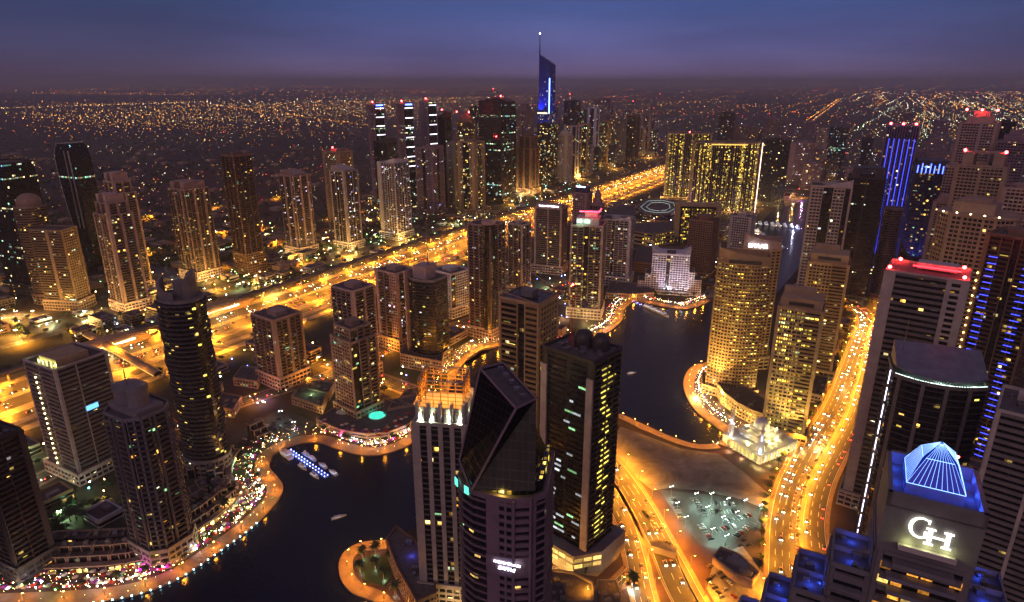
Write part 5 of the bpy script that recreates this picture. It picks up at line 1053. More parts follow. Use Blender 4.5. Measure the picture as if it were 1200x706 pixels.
# curved glass tower with slanted diamond face
zt = 186; X, Y = G(592, 452, zt); t = empty('curved_glass_tower', 'near dark curved tower with a slanted diamond glass head and small white sign', 'tower', (X, Y - 1, 0), R(-10)); w, d = 36, 34
hb = 147; P = [(-w / 2 + .0, -d * .2), (-w / 2 + 3, -d * .36), (-w / 2 + 8, -d * .47), (-w * .12, -d * .52), (w * .18, -d * .56), (w * .38, -d * .5), (w / 2, -d * .38), (w / 2, d / 2), (-w / 2 + 4, d / 2), (-w / 2, d * .2)]
cl, gb = MB(), MB(); skin(cl, gb, P, 0, hb, ('s1', 's1', 's1', 'w.5 p.6', 'h1', 'w.4 s1', 's1', 's1', 's1', 's1'), 3.7, 3.6); gb.build('glazing', [F['resd'], M['roof']], t)
for i in (2, 3, 4, 5): a, b = Vector(P[i]), Vector(P[i + 1]); e = (b - a).normalized(); cl.seg(a, b, (e.y, -e.x), 1.2, 112, 121) if i in (3, 4) else None
cl.seg(Vector(P[4]), Vector(P[4]) + Vector((.9, .1)), (0, -1), 1.7, 0, hb + 1); cl.seg(Vector(P[5]) - Vector((.9, 0)), Vector(P[5]), (0, -1), 1.7, 0, hb + 1); parapet(cl, P, hb); cl.build('facade_frame', M['mauve'], t)
lit(t, P, 30, hb - 8, 42, 3.7, 3.6, 77, ('w', 'y', 'g', 'o'))
m = MB(); m.prism([(x * .86 + 1, y * .86 + 1.2) for x, y in P], hb, hb + 5); m.build('penthouse', F['hotel'], t); lamp((2, -d * .52, hb + 3), 800, (1, .7, .1), t, .4)
hd, ht = MB(), MB(); za, zb_ = hb + 5, zt     # head: prism with sloping west side
A_, B_, R__, K_ = (-11.4, 6.5, 190), (6.2, -10.4, 182.5), (12.2, 1.8, 181), (-4.5, 20.0, 187); C_, D_, E_, F_, H_ = (-10.2, -17.6, 149), (-19.6, .6, 150), (14.6, -16.5, 151), (15.5, 14, 151), (-13, 16.5, 151); TP = [A_, B_, R__, K_]
def quad(m, a, b, c, e, k=0): m.face([a, b, c, e], [(0, a[2]), (22, b[2]), (22, c[2]), (0, e[2])], k)
DG = facade('diamond_glazing', .015, 'warm', 1, 2.2, 3.2, (.008, .009, .014), (.05, .045, .05), .08, 0, .05, .06, .94)
quad(hd, D_, C_, B_, A_); quad(hd, C_, E_, R__, B_); quad(hd, E_, F_, K_, R__); quad(hd, F_, H_, A_, K_); hd.face([H_, D_, A_]); hd.face([D_, H_, F_, E_, C_])
DG.node_tree.nodes['Principled BSDF'].inputs['Specular IOR Level'].default_value = .12; hd.build('slanted_glass_head', DG, t); m = MB(); m.face([Vector(p) - Vector((0, 0, .8)) for p in TP]); m.build('roof', M['roof'], t)
m = MB()
for a, b in ((D_, A_), (A_, B_), (B_, C_), (C_, D_), (B_, R__), (R__, K_), (K_, A_)): m.beam(a, b, .8)
m.build('slanted_frame', M['mauve'], t)
for k in range(5): unit(t, -4 + 2.8 * k, 11 - 3.2 * k, 188.2 - 1.3 * k, 1.5, rn)
sx_ = (P[3][0] + P[4][0]) / 2 + 3.2; an = math.atan2(P[4][1] - P[3][1], P[4][0] - P[3][0])
sign(t, 'MARINA TERRACE', 1.35, (sx_, -d * .57 - .9, 118.4), R(90), an, SIGNW); sign(t, 'DAMAC', 2.0, (sx_ - .3, -d * .57 - .9, 115.8), R(90), an, SIGNW, shear=.35)
lamp((sx_, -d * .57 - 2.6, 117), 120, (.25, .25, 1), t, .3)
for k, (x, z) in enumerate(((-w * .5, 150), (-w * .36, 149))): m = MB(); m.box(0, 0, 0, 2.4, .3, 3.4); o = m.build('lit_panel', glow('panel_teal', (.1, .9, .6), 1.2), t, (x, -d * .33 - k * d * .1, z - 4)); o.rotation_euler = (0, 0, R(-50 + 20 * k))
# ================================================================== BLUE SPIRE TOWER
X, Y = G(640, 207); X, Y = X * .985, Y; f = proj(X, Y, 200)[2]; mpx = f / FPX
t = empty('spired_tower', 'tallest tower, floodlit blue with a slanted top and needle spire', 'tower', (X, Y, 0), R(-33)); d_ = 20 * mpx / 1.38; w = d = d_
zz = lambda ypx: CAM_H - (ypx - 353) / FPX * f / 1.0 * 1.0 if False else [z for z in range(0, 620) if proj(X, Y, z)[1] <= ypx][0]
zR, zL, zB, zS = zz(74), zz(64), zz(133), zz(40)
m, g_ = MB(), MB(); skin(m, g_, rect(w * 1.25, d * 1.1), 0, zB * .62, ('v1',), 4, 4); skin(m, g_, rect(w, d), zB * .62, zB, ('v1',), 4, 4); m.build('facade_frame', M['dark'], t); g_.build('glazing', [F['busy'], M['roof']], t)
g_ = MB(); A = rect(w * .96, d * .96); hs = [zL, zR, zR - 6, zL - 8]
for i in range(4): a, b = A[i], A[(i + 1) % 4]; l = math.dist(a, b); g_.face([(*a, zB), (*b, zB), (*b, hs[(i + 1) % 4]), (*a, hs[i])], [(0, zB), (l, zB), (l, hs[(i + 1) % 4]), (0, hs[i])])
g_.face([(*A[i], hs[i]) for i in range(4)]); g_.build('glass_shaft', facade('spire_glazing', .04, 'white', 1.6, 4, 4, (.03, .06, .34), (.015, .03, .16), .3), t)
m = MB(); m.box(w / 2 + .6, -d / 2 - .6, zB, 2.2, 2.2, zz(92) - zB); m.build('light_blade', glow('blade_blue', (.12, .25, 1), 9), t)
m = MB(); m.box(-w * .1, -d / 2 - .6, zB - 1, w * .9, 1, 4); m.build('lit_band', glow('band_gold', (1, .7, .3), 2.0), t)
m = MB(); m.tube((-w * .45, -d * .45, zL - 4), (-w * .45, -d * .45, zS), 2.4, 8, .5); m.build('spire', M['bluegl'], t); m = MB(); m.ball((-w * .45, -d * .45, zS), 2.2, 8, 5); m.build('spire_lamp', glow('spire_lamp_white', (1, 1, 1), 12), t)
for x, y in ((-w * .3, -d * .75), (w * .2, -d * .75), (w * .75, -d * .2)): up(t, x, y, zB * .62 + 2, 1000000, (.03, .07, 1), 140, ang=90)
up(t, -w * .3, -d * .7, zB + 4, 220000, (.03, .07, 1), 140, ang=90)

# ================================================================== CURVED SAIL TOWER
X, Y, H = place(82, 168, 314); f = proj(X, Y, H)[2]; t = empty('sail_tower', 'curved sail-shaped tower with pale ribs meeting in an arch at its head, far left', 'tower', (X, Y, 0), R(-25)); W_ = 34 * f / FPX; TW['sail'] = (X, Y, H, W_)
wf = lambda u: .52 + .48 * math.sin(min(1, u * 1.15) * math.pi / 2) ** 1.2 if u < .87 else 1 - .25 * ((u - .87) / .13) ** 2
g_ = MB(); n = 26; dd_ = W_ * .62; xr = W_ * .5
lv = [(xr - W_ * wf(k / n), xr - (0 if k / n < .87 else W_ * .25 * ((k / n - .87) / .13) ** 2), H * k / n) for k in range(n + 1)]
for (a0, b0_, z0), (a1, b1_, z1) in zip(lv, lv[1:]):
    A = [(a0, -dd_ / 2), (b0_, -dd_ / 2), (b0_, dd_ / 2), (a0, dd_ / 2)]; B = [(a1, -dd_ / 2), (b1_, -dd_ / 2), (b1_, dd_ / 2), (a1, dd_ / 2)]; u = 0
    for i in range(4): j = (i + 1) % 4; l = math.dist(A[i], A[j]); g_.face([(*A[i], z0), (*A[j], z0), (*B[j], z1), (*B[i], z1)], [(u, z0), (u + l, z0), (u + l, z1), (u, z1)]); u += l
g_.face([(lv[-1][0], -dd_ / 2, H), (lv[-1][1], -dd_ / 2, H), (lv[-1][1], dd_ / 2, H), (lv[-1][0], dd_ / 2, H)]); g_.build('glazing', F['offd'], t)
for y in (-.5, -.25, 0, .25, .5):
    m = MB()
    for (a0, b0_, z0), (a1, b1_, z1) in zip(lv, lv[1:]): m.beam((a0 - .8, y * dd_, z0), (a1 - .8, y * dd_, z1 + 1), .8)
    m.beam((lv[-1][0] - .8, y * dd_, H), (lv[-1][1], y * dd_, H + 1.5), .8); m.build('rib', M['pale'], t)
for x in (.1, .32): m = MB(); m.box(x * W_, -dd_ / 2 - .8, H * .35, 1.8, 1.2, H * .6); m.build('face_rib', M['pale'], t)
# ================================================================== MOSQUE
t = empty('mosque', 'brightly floodlit white mosque with domes and two minarets by the canal', 'mosque', (*G(889, 523), 0), R(30)); w, d = 46, 40
m = MB(); m.prism(rect(w, d), 0, 8)
for k in range(13): m.box(-w / 2 + (k + .5) * w / 13, -d / 2 - .3, 0, .8, .8, 8.6)
for k in range(11): m.box(-w / 2 - .3, -d / 2 + (k + .5) * d / 11, 0, .8, .8, 8.6)
parapet(m, rect(w, d), 8, 1.2, .5); m.box(4, 3, 8, 26, 24, 5); m.box(4, 3, 13, 15, 15, 3.5); m.build('prayer_hall', M['whitep'], t)
m = MB(); m.prism([(x + 4, y + 3) for x, y in oval(13, 13, 20)], 16.5, 19); m.ball((4, 3, 19), 6.3, 20, 8, .95, 0, True); m.tube((4, 3, 25), (4, 3, 28), .2, 6, .05); m.build('dome', M['white'], t)
for x, y in ((-5, -6), (13, -6), (-5, 12), (13, 12)): m = MB(); m.prism([(px + x, py + y) for px, py in oval(5.4, 5.4, 14)], 13, 14.2); m.ball((x, y, 14.2), 2.5, 14, 5, .95, 0, True); m.build('dome', M['white'], t)
for x, y in ((-w / 2 + 3.5, -d / 2 + 3.5), (-w / 2 + 3.5, d / 2 - 5)):
    m = MB(); m.box(x, y, 8, 3.6, 3.6, 12); m.prism([(px + x, py + y) for px, py in oval(2.6, 2.6, 12)], 20, 32); m.prism([(px + x, py + y) for px, py in oval(4, 4, 12)], 20, 21); m.prism([(px + x, py + y) for px, py in oval(3.8, 3.8, 12)], 28, 29); m.tube((x, y, 32), (x, y, 36.5), 1.3, 10, .05); m.build('minaret', M['whitep'], t); lamp((x - 2.6, y - 2.6, 11), 900, (.8, .9, 1), t, .3); lamp((x - 2.4, y - 2.4, 22.5), 500, (.6, .7, 1), t, .3)
for k in range(12): m = MB(); m.box(-w / 2 + (k + 1) * w / 13, -d / 2 - .12, 1.5, 1.5, .12, 4.6); m.build('arched_window', LIT['c' if k % 2 else 'y'], t)
for k in range(10): m = MB(); m.box(-w / 2 - .12, -d / 2 + (k + 1) * d / 11, 1.5, .12, 1.5, 4.6); m.build('arched_window', LIT['y'], t)
for x, y in ((-8, -8), (0, -11), (10, -10), (16, 0), (-8, 6), (4, 16), (-15, 0), (15, 12), (-14, -12)): lamp((x, y, 9.4), 1300, (1, .78, .25), t, .3)
for x, y in ((-4.6, -5.6), (12.6, -5.6), (-4.6, 11), (4, -6.4)): lamp((x, y, 17.4), 2000, (1, .78, .25), t, .3)
for k in range(6): lamp((-w / 2 - 5 + (w + 8) * k / 5, -d / 2 - 5, 1.5), 1100, (1, .88, .35), t, .3)
for k in range(4): lamp((-w / 2 - 6, -d / 2 + d * k / 3, 1.5), 1500, (1, .86, .35), t, .3)
# golden podium arc and other low buildings
def low(name, label, px, h, mat, glz, lay='p1', cat='building', fh=3.5, roofm='roof', z=0):
    P = [G(*p) for p in px]; cx_ = sum(p[0] for p in P) / len(P); cy_ = sum(p[1] for p in P) / len(P)
    P = [(x - cx_, y - cy_) for x, y in P]
    if sum(P[i][0] * P[(i + 1) % len(P)][1] - P[(i + 1) % len(P)][0] * P[i][1] for i in range(len(P))) < 0: P.reverse()
    t = empty(name, label, cat, (cx_, cy_, z)); c, g_ = MB(), MB(); skin(c, g_, P, 0, h, (lay,), fh, 3.6); parapet(c, P, h); g_.build('glazing', [F[glz], M[roofm]], t); c.build('facade_frame', M[mat], t)
    rn = random.Random(len(label))
    for k in range(7): a, b = rn.choice(P), rn.choice(P); s = rn.uniform(.2, .5); unit(t, a[0] * s + b[0] * (.7 - s), a[1] * s + b[1] * (.7 - s), h, rn.uniform(1, 3), rn)
    return t, P
low('arcade_building', 'gold lit curved arcade building wrapping the golden towers', [(838, 462), (846, 474), (862, 487), (880, 497), (898, 503), (906, 492), (890, 480), (872, 468), (856, 454)], 13, 'tan', 'hotel', 'p1')
for x, y in ((843, 476), (856, 489), (875, 500), (895, 508)): lamp((*G(x, y), 4), 5000, (1, .68, .16), None, .5)
low('mall_building', 'low mall building with wide yellow windows', [(738, 285), (742, 276), (792, 272), (795, 284), (765, 290)], 24, 'tan', 'hotel', 'w.4 h6 w.4', fh=8)
low('car_deck', 'unlit concrete parking deck behind the white stepped building', [(742, 318), (748, 300), (800, 300), (802, 316), (775, 322)], 16, 'brown', 'none', 'h1')
t, P = low('round_hall', 'oval hall with violet lit drum wall and pale roof rings', [(745, 250), (752, 256), (768, 259), (786, 258), (796, 252), (793, 244), (776, 240), (756, 241)], 14, 'mauve', 'blue', 's1', fh=5)
for x, y, c in ((-30, -50, (.6, .2, 1)), (20, -50, (.7, .25, 1)), (50, -20, (.5, .2, 1))): lamp((x, y, 10), 40000, c, t, 1)
m = MB()
for r_ in (.8, .55): [m.beam((P[i][0] * r_, P[i][1] * r_, 15), (P[(i + 1) % len(P)][0] * r_, P[(i + 1) % len(P)][1] * r_, 15), .4) for i in range(len(P))]
m.build('roof_ring', glow('ring_pale', (.8, 1, .9), .7), t)
low('low_shed', 'long grey roofed hall between mall and highway', [(706, 262), (716, 250), (744, 246), (742, 262), (722, 268)], 12, 'mauve', 'resm', 's1')
t, P = low('walled_compound', 'low walled compound with a bent courtyard between the two curving roads', [(835, 661), (843, 650), (862, 657), (875, 668), (888, 680), (880, 690), (860, 681)], 5, 'sand', 'none', 'w1')
m = MB(); m.box(0, 0, 5, 13, 5, 2.5, -.7); m.box(3, -7, 5, 8, 3, 1.4, -.7); m.build('roof_block', M['grey'], t)
t, P = low('pool_podium', 'podium deck carrying the round turquoise pool', [(372, 500), (395, 486), (420, 480), (462, 478), (496, 487), (480, 506), (455, 516), (430, 518), (400, 513)], 7, 'sand', 'busy', 'w.2 h2')
px_, py_ = G(442, 488, 7); cx_, cy_ = t.location.x, t.location.y
m = MB(); m.prism([(x + px_ - cx_, y + py_ - cy_) for x, y in oval(17, 17, 20)], 7.4, 8.0); m.build('pool_rim', M['pale'], t); m = MB(); m.prism([(x + px_ - cx_, y + py_ - cy_) for x, y in oval(15, 15, 20)], 7.5, 8.02); m.build('pool_water', glow('pool_turquoise', (.02, .75, .5), .9), t)
for k in range(5): a = k * 1.26; lamp((px_ - cx_ + 6 * math.cos(a), py_ - cy_ + 6 * math.sin(a), 9), 120, (.1, 1, .7), t, .3)
m = MB(); qx, qy = G(402, 484, 7); m.prism([(x + qx - cx_, y + qy - cy_) for x, y in oval(13, 9, 18)], 7.4, 8.4); m.build('round_terrace', M['pale'], t); lamp((qx - cx_, qy - cy_, 11), 500, (.75, 1, .7), t, .3)
for i, (px, lab) in enumerate((([(343, 474), (352, 462), (384, 470), (378, 486)], 'cream walled villa block left of the pool tower'), ([(352, 462), (362, 452), (392, 458), (386, 470)], 'second villa block behind the cream one'),
        ([(455, 490), (462, 478), (490, 472), (484, 484)], 'terraced villa block right of the pool tower'), ([(470, 474), (478, 466), (500, 462), (494, 472)], 'small villa block at the canal head'), ([(275, 452), (285, 438), (310, 440), (302, 456)], 'violet lit villa block left of the broad balcony tower'),
        ([(252, 486), (262, 470), (284, 474), (274, 490)], 'low block by the blue lit street'), ([(225, 470), (238, 452), (262, 458), (252, 474)], 'green lit low block behind the rippled tower'), ([(92, 545), (102, 530), (128, 536), (118, 552)], 'low block at the foot of the pale banded tower'),
        ([(470, 430), (476, 418), (520, 420), (518, 440)], 'pillared podium hall under the sail tower'), ([(405, 420), (412, 408), (432, 412), (428, 424)], 'small block between the two broad balcony towers'))):
    t, P = low('villa_block', lab, px, 8 if i != 8 else 15, 'sand', 'busy', 'p1'); 
lamp((*G(365, 460, 10), 12), 1500, (.6, 1, .4), None, .4); lamp((*G(460, 395), 10), 16000, (.08, .06, 1), None, 1); lamp((*G(445, 405), 6), 9000, (.1, .06, 1), None, 1); lamp((*G(355, 447), 5), 5000, (.1, .1, 1), None, .6); lamp((*G(335, 450), 6), 3500, (1, .6, .2), None, .6); lamp((*G(310, 470), 4), 3000, (.2, .1, 1), None, .6); lamp((*G(270, 487), 4), 2500, (.15, .1, 1), None, .6)
lamp((*G(690, 385), 6), 5000, (1, .7, .3), None, .6); lamp((*G(710, 385), 5), 3500, (1, .3, .3), None, .6); lamp((*G(740, 350), 4), 4000, (1, .08, .15), None, .6); lamp((*G(665, 345), 12), 9000, (.35, .35, 1), None, .6); lamp((*G(640, 335), 12), 9000, (.6, 1, .5), None, .6)
low('site_office', 'long grey roofed shed at the loop street', [(698, 702), (700, 688), (722, 688), (727, 704), (727, 715), (698, 715)], 4, 'grey', 'none', 'w1')
low('villa_block', 'dark stepped block with small green light below the unfinished tower', [(636, 690), (640, 678), (672, 682), (694, 694), (694, 715), (636, 715)], 6, 'grey', 'resd', 'p1')
low('villa_block', 'stepped grey block beside the near curved tower', [(632, 720), (634, 700), (660, 700), (664, 722)], 9, 'grey', 'resd', 'p1')
t, P = low('terraced_podium', 'brown balconied podium at the foot of the ribbed tower by the palm terrace', [(455, 655), (466, 640), (486, 655), (508, 690), (512, 720), (490, 730), (468, 690)], 15, 'brown', 'res', 'p1')
lamp((0, 5, 17), 500, (.1, .1, 1), t, .3)
for px, lab in (([(838, 308), (842, 296), (862, 297), (860, 312)], 'low hall beside the brown concrete shell'), ([(845, 330), (850, 318), (868, 320), (862, 336)], 'boat club hall at the inner quay'), ([(710, 350), (716, 336), (760, 340), (765, 350), (740, 352)], 'white terrace deck at the upper basin'),
                ([(980, 352), (988, 338), (1010, 340), (1004, 356)], 'block with sloping roofs where the curving road ends'), ([(945, 470), (958, 440), (972, 442), (962, 474)], 'dark garage hall between golden tower and road'), ([(880, 236), (884, 228), (930, 226), (925, 234)], 'quay side restaurant row at the inner marina')):
    low('low_building', lab, px, 8, 'sand', 'busy', 'p1')
# terraced houses along the promenade
def make_house():
    r = empty('terraced_house', 'terraced waterside house', 'house'); c, g_ = MB(), MB()
    for k, (y0, y1, h) in enumerate(((-8, -2.5, 4.2), (-2.5, 3, 8), (3, 9, 11.5))):
        g_.prism([(-6.2, y0), (6.2, y0), (6.2, y1), (-6.2, y1)], 0, h - .4, 0, 1)
    g_.build('wall', [F['resd'], M['roof']], r)
    for k, (y, h) in enumerate(((-8.2, 4.4), (-2.8, 8.2), (2.7, 11.8))):
        for x in (-6.3, 0, 6.3): c.box(x, y, 0, .6, .7, h)
        c.box(0, y, h, 13.2, .8, .7)
        for x in (-6.3, 6.3): c.box(x, y + 2.8, h - .5, .5, 5.6, 1.2)
    c.build('white_frame', M['sand'], r); s = MB(); s.box(2, 6, 11.5, 3, 2.4, 2.2); s.build('roof_room', M['grey'], r)
    return proto(r)
HS = make_house(); hn = 0
for p, a in along(PL, 14.5, -37, 4):
    if p.x > -20 or hn > 28: continue
    px_, py_, _f = proj(p.x, p.y, 0)
    if 330 < px_ < 500: continue
    scatter_copy(HS, USED, (p.x, p.y, 0), a, 'terraced waterside house with pale frames behind the shop strip', 'terraced houses of the front basin'); hn += 1
for p, a in along(PL, 14.5, -58, 10):
    px_, py_, _f = proj(p.x, p.y, 0)
    if px_ > 235 or px_ < 60: continue
    scatter_copy(HS, USED, (p.x, p.y, 0), a + math.pi, 'terraced house of the second row facing the garden', 'second row of terraced houses')
# parasols, terrace lights
PCOL = [('white', (.7, .68, .62)), ('red', (.5, .04, .03)), ('cream', (.6, .5, .32)), ('violet', (.35, .05, .4))]
PAR = []
for cn, c in PCOL:
    r = empty('parasol', cn + ' parasol', 'parasol'); m = MB(); m.tube((0, 0, 0), (0, 0, 2.9), .08, 6); m.build('pole', M['steel'], r); m = MB()
    for k in range(8): a, b = k * math.pi / 4, (k + 1) * math.pi / 4; m.face([(2 * math.cos(a), 2 * math.sin(a), 2.4), (2 * math.cos(b), 2 * math.sin(b), 2.4), (0, 0, 3.2)])
    m.build('canopy', plain(cn + '_canvas', c, .8), r); PAR.append((cn, proto(r)))
LAN = []
for cn, c, s in (('white', (.9, .95, 1), 28), ('warm', (1, .6, .2), 28), ('magenta', (1, .05, .6), 22), ('teal', (.1, .9, .7), 20), ('green', (.4, 1, .3), 16), ('blue', (.1, .15, 1), 26), ('red', (1, .05, .05), 20)):
    r = empty('terrace_lantern', cn + ' lantern', 'lantern'); m = MB(); m.tube((0, 0, 0), (0, 0, 3), .07, 5); m.build('post', M['steel'], r); m = MB(); m.ball((0, 0, 3.2), .34, 8, 5); m.build('globe', glow(cn + '_lantern', c, s), r); LAN.append((cn, proto(r), c))
rn = random.Random(11)
def lantern(p, z, kinds, where, grp, power=0):
    cn, pr, c = rn.choice([l_ for l_ in LAN if l_[0] in kinds]); o = scatter_copy(pr, USED, (p[0], p[1], z), 0, cn + ' globe lantern ' + where, grp)
    if power: lamp((0, 0, 3.8), power, c, o, .3)
for i, (p, a) in enumerate(along(PL, 4.6, -15, 3)):
    px_, py_, _f = proj(p.x, p.y, 0)
    zone = 'on the terraces of the lower left promenade' if px_ < 335 else 'on the crowded terraces below the pool'
    if px_ > 325 and px_ < 372: continue
    cn, pr = rn.choice(PAR); scatter_copy(pr, USED, (p.x + rn.uniform(-1.5, 1.5), p.y + rn.uniform(-1.5, 1.5), 1.0), rn.random(), cn + ' parasol ' + zone, 'parasols ' + zone)
    kinds = ('magenta', 'red', 'warm') if 175 < px_ < 225 else (('white', 'warm', 'warm', 'warm', 'green') if px_ < 335 else ('white', 'magenta', 'warm', 'red'))
    q = p + Vector((rn.uniform(-3, 3), rn.uniform(-5, 2))); lantern(q, 1.1, kinds, zone, 'lanterns ' + zone, 520 if i % 3 == 0 else 0)
    if i % 4 == 1: put_tree(rn.choice((palm, tree_b)), p + Vector((rn.uniform(-2, 2), rn.uniform(-3, 3))), 1.1, 'tree between the parasols of the front basin promenade', 'promenade trees of the front basin', .8)
    if i % 2: q = p + Vector((rn.uniform(-3, 3), rn.uniform(-4, 6))); lantern(q, 1.1, ('white', 'warm'), zone, 'lanterns ' + zone, 0)
for off in (-20.5, -26):
    for i, (p, a) in enumerate(along(PL, 5.6, off, 3)):
        px_, py_, _f = proj(p.x, p.y, 0)
        if 320 < px_ < 378: continue
        zone = 'on the terraces of the lower left promenade' if px_ < 335 else 'on the crowded terraces below the pool'; cn, pr = rn.choice(PAR)
        if rn.random() < .6: scatter_copy(pr, USED, (p.x + rn.uniform(-2, 2), p.y + rn.uniform(-2, 2), 1.0 if px_ < 335 else 7.2), rn.random(), cn + ' parasol ' + zone, 'parasols ' + zone)
XL = MB(); XK = ['white', 'warm', 'magenta', 'teal', 'green', 'red']
for off in (-13.5, -17, -19, -23, -25, -28, -5, -9):
    for i, (p, a) in enumerate(along(PL, 3.2, off, 2)):
        if rn.random() < (.75 if off < -10 else .18): XL.ball((p.x + rn.uniform(-1.5, 1.5), p.y + rn.uniform(-1.5, 1.5), rn.uniform(1.8, 4.5)), rn.uniform(.07, .19), 5, 3, 1, rn.choices(range(6), (3, 13, .5, .7, 1, .8))[0])
for P_ in (PB, PC, PF):
    for off in (-12, -15, -18, -22):
        for i, (p, a) in enumerate(along(P_, 3.6, off, 2)):
            if rn.random() < .7: XL.ball((p.x + rn.uniform(-1.5, 1.5), p.y + rn.uniform(-1.5, 1.5), rn.uniform(1.8, 5)), rn.uniform(.09, .24), 5, 3, 1, rn.choices(range(6), (3, 12, .6, .4, .8, 1))[0])
tag(XL.build('terrace_lights', [bpy.data.materials[k + '_lantern'] for k in XK]), 'countless tiny table and string lights along the promenades', 'lights', kind='stuff')
ar = MB(); hi_ = int(len(PL) * .62); ribbon(ar, PL[:hi_], -33, -28.5, .05, 4.6); Nn_ = normals(PL)
t_ = tag(ar.build('shop_arcade', M['sand']), 'long low arcade of lit shops curving behind the lower left promenade', 'arcade'); gl_ = MB(); u = 0.0
for i in range(hi_ - 1):
    a, b = PL[i] + Nn_[i] * -28.3, PL[i + 1] + Nn_[i + 1] * -28.3; l = (b - a).length; gl_.face([(*a, .6), (*b, .6), (*b, 4.2), (*a, 4.2)], [(u, .6), (u + l, .6), (u + l, 3.5), (u, 3.5)]); u += l
gl_.build('shop_window', facade('shop_glazing', .7, 'warm', 5, 4, 3.6), t_)
for P_, off, n_, kinds, wh in ((PB, -16, 5.5, ('red', 'warm', 'white'), 'on the quay of the upper basin'), (PC, -15, 6, ('warm', 'white'), 'on the quay round the golden towers')):
    for i, (p, a) in enumerate(along(P_, n_, off, 3)): lantern(p, 1.1, kinds, wh, 'lanterns ' + wh, 300 if i % 3 == 0 else 0)
for p, a in along(PL[:int(len(PL) * .42)], 5.2, -.1, 6):
    m = bpy.data.meshes.get('quay_light_mesh')
    if not m: q = MB(); q.box(0, 0, 0, .7, .5, .7); m = q.mesh('quay_light_mesh', glow('quay_teal', (.45, .95, 1), 10))
    o = bpy.data.objects.new('quay_light', m); COL.objects.link(o); o.location = (p.x, p.y, .9); tag(o, 'small teal light set in the quay edge of the lower left promenade', 'quay light', 'teal quay lights')
for x, y in ((168, 672), (185, 662), (200, 655)): lamp((*G(x, y), 5), 1500, (1, .03, .6), None, .4)
for x, y in ((70, 640), (40, 600), (90, 600), (60, 575), (100, 655), (30, 660)): lamp((*G(x, y), 6), 900, (.4, 1, .6), None, .4)
lamp((*G(120, 590), 5), 2500, (1, .5, .1), None, .4); lamp((*G(205, 640), 5), 700, (.1, .3, 1), None, .4); lamp((*G(40, 540), 8), 3500, (.7, 1, .5), None, .4)
# small garden fountain court and pools
m = MB(); m.prism(oval(15, 15, 20), 0, .5); o = m.build('plaza', M['deck'], None, (*G(122, 592), .05)); tag(o, None, None, kind='structure')
m = MB(); m.prism(rect(14, 5), 0, .3); o = m.build('swimming_pool', glow('pool_blue', (.02, .25, .6), .6), None, (*G(199, 648), .3)); o.rotation_euler = (0, 0, .6); tag(o, 'small blue lit pool at the foot of the stepped dark tower', 'pool')
# ================================================================== VIADUCT, STATION, FOOTBRIDGE
t = empty('metro_viaduct', 'elevated metro line on single pillars along the far side of the highway', 'viaduct', (*SN(0, -775), 0), BRG)
m = MB(); m.box(0, 1500, 10, 9, 3300, 1.6); m.box(-4.4, 1500, 11.6, .4, 3300, 1.2); m.box(4.4, 1500, 11.6, .4, 3300, 1.2); m.build('deck', M['conc'], t)
for k in range(85):
    m = MB(); y = -100 + 36 * k; m.tube((0, y, 0), (0, y, 8.2), 1.0, 8, .9); m.box(0, y, 8.2, 5.5, 2.2, 1.8); m.build('pillar', M['conc'], t)
def station(px, py, lab):
    x, y = G(px, py); s_ = x * .515 + y * .857; t = empty('metro_station', lab, 'station', (*SN(s_, -775), 0), BRG); m = MB(); n, q = 16, 10
    for i in range(n):
        for j in range(q):
            def f(i, j):
                u = -1 + 2 * i / n; a = math.pi * j / q; r_ = 13 * math.sqrt(max(.02, 1 - abs(u) ** 2.2)); return (r_ * math.cos(a), u * 68, 4 + r_ * .95 * math.sin(a) * (.6 + .4 * (1 - u * u)))
            m.face([f(i, j), f(i + 1, j), f(i + 1, j + 1), f(i, j + 1)])
    m.build('shell_roof', M['tan'], t); m = MB(); m.box(0, 0, 0, 18, 110, 8); m.build('concourse', M['tan'], t); m = MB(); m.box(12, 0, 6, .6, 70, 2.2); m.build('window_band', glow('station_light', (.8, 1, .6), 3), t); lamp((20, 0, 6), 6000, (1, .8, .3), t, .6); return s_
station(258, 372, 'brown shell shaped metro station behind the rippled tower'); sB = station(92, 402, 'brown shell shaped metro station left of the footbridge')
t = empty('footbridge', 'covered footbridge with a rounded golden roof crossing the highway', 'bridge', (0, 0, 0)); A, B = Vector((*G(88, 384, 9), 9)), Vector((*G(186, 440, 9), 9)); m = MB(); n = 10; D = (B - A); e = Vector((-D.y, D.x, 0)).normalized()
for j in range(n):
    a0, a1 = math.pi * j / n, math.pi * (j + 1) / n; o0, o1 = e * 5 * math.cos(a0) + Vector((0, 0, 4.2 * math.sin(a0))), e * 5 * math.cos(a1) + Vector((0, 0, 4.2 * math.sin(a1))); m.face([A + o0, B + o0, B + o1, A + o1])
m.face([A - e * 5, B - e * 5, B + e * 5, A + e * 5]); m.build('vaulted_roof', M['tan'], t); m = MB()
for s_ in (-1, 1): a, b = A + e * 5.1 * s_, B + e * 5.1 * s_; m.face([a, b, b + Vector((0, 0, 1.4)), a + Vector((0, 0, 1.4))])
m.build('side_glazing', glow('bridge_light', (1, .55, .1), .8), t)
for k in range(5): q = A + D * (.1 + .2 * k); m = MB(); m.tube((q.x, q.y, 0), (q.x, q.y, 9), .8, 8); m.build('pillar', M['conc'], t); lamp((q.x - e.x * 12, q.y - e.y * 12, 13), 4500, SODIUM, t, .5)
